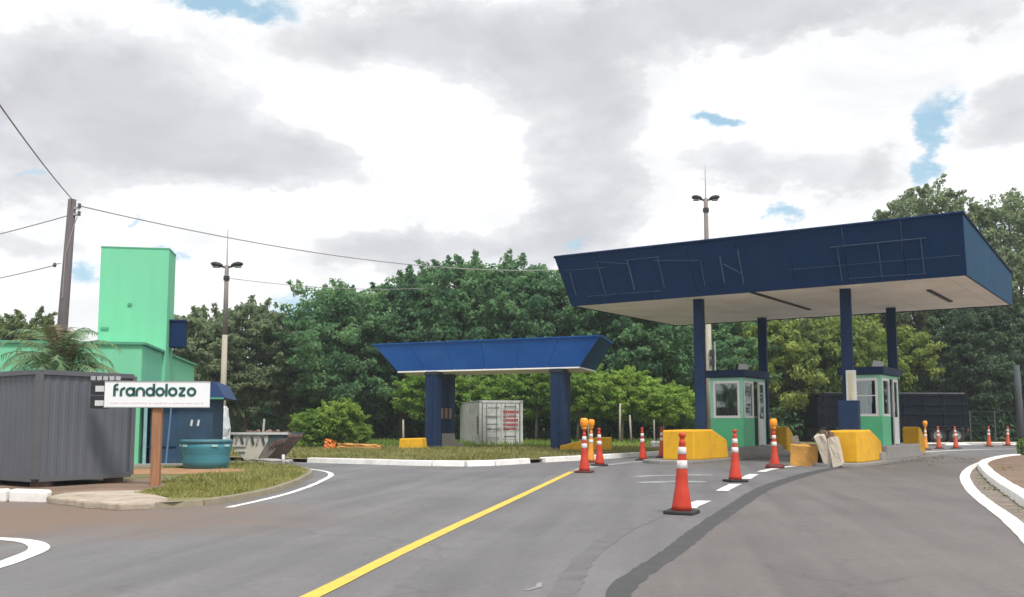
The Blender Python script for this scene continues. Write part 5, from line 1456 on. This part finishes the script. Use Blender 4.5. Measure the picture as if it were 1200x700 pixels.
def grass(name, label, poly, n, hmin, hmax, m, z, seed, wdt=0.012):
    """Blades of grass scattered over a polygon, denser in patches."""
    r = np.random.default_rng(seed); poly = np.array(poly); lo, hi = poly.min(0), poly.max(0)
    P = r.uniform(lo, hi, (n * 3, 2)); ins = np.zeros(len(P), bool); j = len(poly) - 1
    for i in range(len(poly)):
        a, b = poly[i], poly[j]
        c = ((a[1] > P[:, 1]) != (b[1] > P[:, 1])) & (P[:, 0] < (b[0] - a[0]) * (P[:, 1] - a[1]) / (b[1] - a[1] + 1e-9) + a[0]); ins ^= c; j = i
    pat = np.sin(P[:, 0] * 1.7 + np.sin(P[:, 1] * 0.9) * 2) + np.sin(P[:, 1] * 1.3 + 1.3 + np.cos(P[:, 0] * 0.7) * 2) + r.normal(size=len(P)) * 0.8
    P = P[ins & (pat > -0.9)][:n]; n = len(P)
    a = r.uniform(0, 2 * np.pi, n); h = r.uniform(hmin, hmax, n); w = wdt * r.uniform(0.7, 1.6, n)
    V = np.zeros((n, 3, 3)); V[:, 0, 0] = P[:, 0] - np.cos(a) * w; V[:, 0, 1] = P[:, 1] - np.sin(a) * w
    V[:, 1, 0] = P[:, 0] + np.cos(a) * w; V[:, 1, 1] = P[:, 1] + np.sin(a) * w
    V[:, 2, 0] = P[:, 0] + r.normal(size=n) * h * 0.5; V[:, 2, 1] = P[:, 1] + r.normal(size=n) * h * 0.5
    V[:, :2, 2] = z; V[:, 2, 2] = z + h
    me = bpy.data.meshes.new(name); me.vertices.add(n * 3); me.vertices.foreach_set('co', V.reshape(-1).astype(np.float32))
    me.loops.add(n * 3); me.loops.foreach_set('vertex_index', np.arange(n * 3, dtype=np.int32))
    me.polygons.add(n); me.polygons.foreach_set('loop_start', np.arange(0, n * 3, 3, dtype=np.int32)); me.update(calc_edges=True)
    me.materials.append(m); o = bpy.data.objects.new(name, me); COL.objects.link(o); tag(o, label, 'grass', kind='stuff')


grass('grass', 'patchy green grass on the verge by the sign post', [(-6.3, 16.6), (-5.3, 15.6), (-4.75, 15.8), (-4.5, 17.3), (-4.5, 19.2), (-4.7, 21.8), (-5.1, 24.6), (-5.8, 26.8), (-7.0, 28.5), (-9, 29.5), (-9.5, 26.5), (-6.6, 25.2), (-6.5, 23.6), (-7.3, 22.6), (-7, 19.8), (-6.4, 18.4)], 26000, 0.02, 0.075, F_GRASS, 0.09, 1)
grass('grass', 'dry grass along the central island below the small canopy', [(-5.8, 32.3), (-2.2, 30.1), (-1, 30.0), (0.9, 32.9), (2.2, 34.8), (5.8, 40.3), (9, 45.5), (9, 52), (-10, 52), (-13, 37)], 34000, 0.04, 0.16, F_DRYGRASS, 0.11, 2, 0.02)
grass('grass', 'greener tufts mixed into the central island grass', [(-5.8, 33), (-1, 31.0), (0.9, 33.5), (5.4, 41), (9, 47), (14, 60), (-14, 60), (-14, 38)], 22000, 0.05, 0.22, F_GRASS, 0.11, 3, 0.022)

grass('weeds', 'taller weeds round the sign post, tank and skip', [(-7.0, 19.5), (-5.2, 17.5), (-4.8, 19.5), (-5.2, 23.5), (-6.2, 26.8), (-7.5, 29.6), (-9.6, 29.9), (-9.2, 26.9), (-6.9, 26.2), (-6.4, 23.5)], 900, 0.08, 0.24, F_GRASS, 0.09, 5, 0.014)
grass('weeds', 'tall weeds along the trees behind the small canopy', [(-12, 44), (-5, 47.5), (3, 48), (9, 49), (12, 58), (-14, 58)], 8000, 0.12, 0.40, F_BRIGHT, 0.11, 6, 0.035)

# ------------------------------------------------------------------ small things in the middle distance
for i, (lab, x, y, h, lean, r_) in enumerate((('thin pale stake standing right of the bright shrubs', -7.3, 46.6, 1.25, 0.03, 0.05), ('pale stake left of the short yellow block', -5.05, 46.0, 1.35, -0.02, 0.05),
                                              ('pale stake behind the amber cone near the wedge', 3.35, 43.5, 1.30, 0.02, 0.045), ('pale stake behind the cone nearest the left nose block', 6.55, 45.5, 1.35, 0.0, 0.045),
                                              ('taller pale stake beside the young tree midway', 5.5, 50.5, 2.2, 0.02, 0.06), ('second taller stake right of the young tree stem', 6.1, 50.5, 1.6, -0.04, 0.055))):
    mb = MB(); mb.tube([(0, 0, 0), (lean * h, 0, h)], [r_, r_ * 0.8], 7); o = mb.build('stake', M_POLE, smooth=True); o.location = (x, y, 0.1); tag(o, lab, 'stake')
rough_block('stone_block', 'white painted stone block on the grass by the left nose block', (0.62, 0.35, 0.34), (6.7, 45.2, 0.26), (0, 0, 0.2), M_KERB, 22, 'stone', 4, 0.05)
rough_block('barrier_sleeve', 'rounded orange plastic piece at the left end of the fallen barrier', (0.45, 0.4, 0.42), (-8.0, 43.4, 0.3), (0, 0.3, 0.2), M_ORANGEPL, 23, 'barrier', 5, 0.05)
rough_block('fallen_barrier', 'long faded orange barrier lying in the grass below the bright shrubs', (1.9, 0.3, 0.26), (-6.7, 43.4, 0.22), (0, 0.03, -0.05), mat('orange_faded', (0.55, 0.27, 0.08), 0.8, 0.2, 3, dirt=(0.35, 0.25, 0.12), dirt_amt=0.6), 24, 'barrier', 6, 0.06)


def bed_post():
    t = thing('grey_post', 'dark grey post with green shoots at its foot in the planting bed', 'post', (18.95, 36.8, 0.1))
    mb = MB(); mb.tube([(0, 0, 0), (0.02, 0, 1.8), (-0.02, 0, 3.35)], [0.13, 0.12, 0.11], 10); mb.build('shaft', mat('post_slate', (0.07, 0.08, 0.09), 0.8, 0.15, 3), t, smooth=True)
    L = Leaves(7); L.lobe((0, -0.05, 0.35), (0.2, 0.2, 0.36), 260, 0.12, 0.9)
    me = L.mesh('shoots', 0.35); me.materials.append(F_BRIGHT); o = bpy.data.objects.new('shoots', me); COL.objects.link(o); o.parent = t


bed_post()


def fence():
    t = thing('wire_fence', 'grey wire fence with posts beyond the trailer on the right', 'fence', (29.5, 63.5, 0.1))
    for k in range(7):
        mb = MB(); mb.tube([(k * 1.6, 0, 0), (k * 1.6, 0, 2.0)], 0.04, 6); mb.build('fence_post', M_FENCE, t)
    for z in (0.25, 0.7, 1.15, 1.6, 1.95):
        mb = MB(); mb.tube([(0, 0, z), (9.6, 0, z)], 0.008, 4); mb.build('fence_wire', M_FENCE, t)


fence()
# litter and leaves on the bed and gutter
L = Leaves(17)
for k in range(60):
    i = rr.randrange(4, 40); p = gut[i]
    L.lobe((p.x + rr.uniform(0.35, 0.7), p.y + rr.uniform(-0.3, 0.1), 0.02), (0.2, 0.2, 0.01), 9, 0.05, 1.0)
for k in range(40):
    L.lobe((rr.uniform(11, 22), rr.uniform(18, 34), 0.115), (0.5, 0.5, 0.01), 8, 0.07, 1.0)
me = L.mesh('leaf_litter', 0.6); me.materials.append(F_DRYGRASS); o = bpy.data.objects.new('leaf_litter', me); COL.objects.link(o); tag(o, 'scattered dry leaves along the right kerb', 'leaves', kind='stuff')

# ------------------------------------------------------------------ humid air
mb = MB(); mb.box((0, 350, 10.5), (1010, 1110, 23.2))
m = bpy.data.materials.new('humid_air'); m.use_nodes = True
N, Lk = m.node_tree.nodes, m.node_tree.links
N.remove(N['Principled BSDF'])
pv = N.new('ShaderNodeVolumePrincipled'); pv.inputs['Color'].default_value = (0.82, 0.91, 0.95, 1); pv.inputs['Density'].default_value = HAZE
Lk.new(pv.outputs[0], N['Material Output'].inputs['Volume'])
o = mb.build('haze', m); tag(o, 'thin humid haze in the air over the whole place', 'haze', kind='stuff')
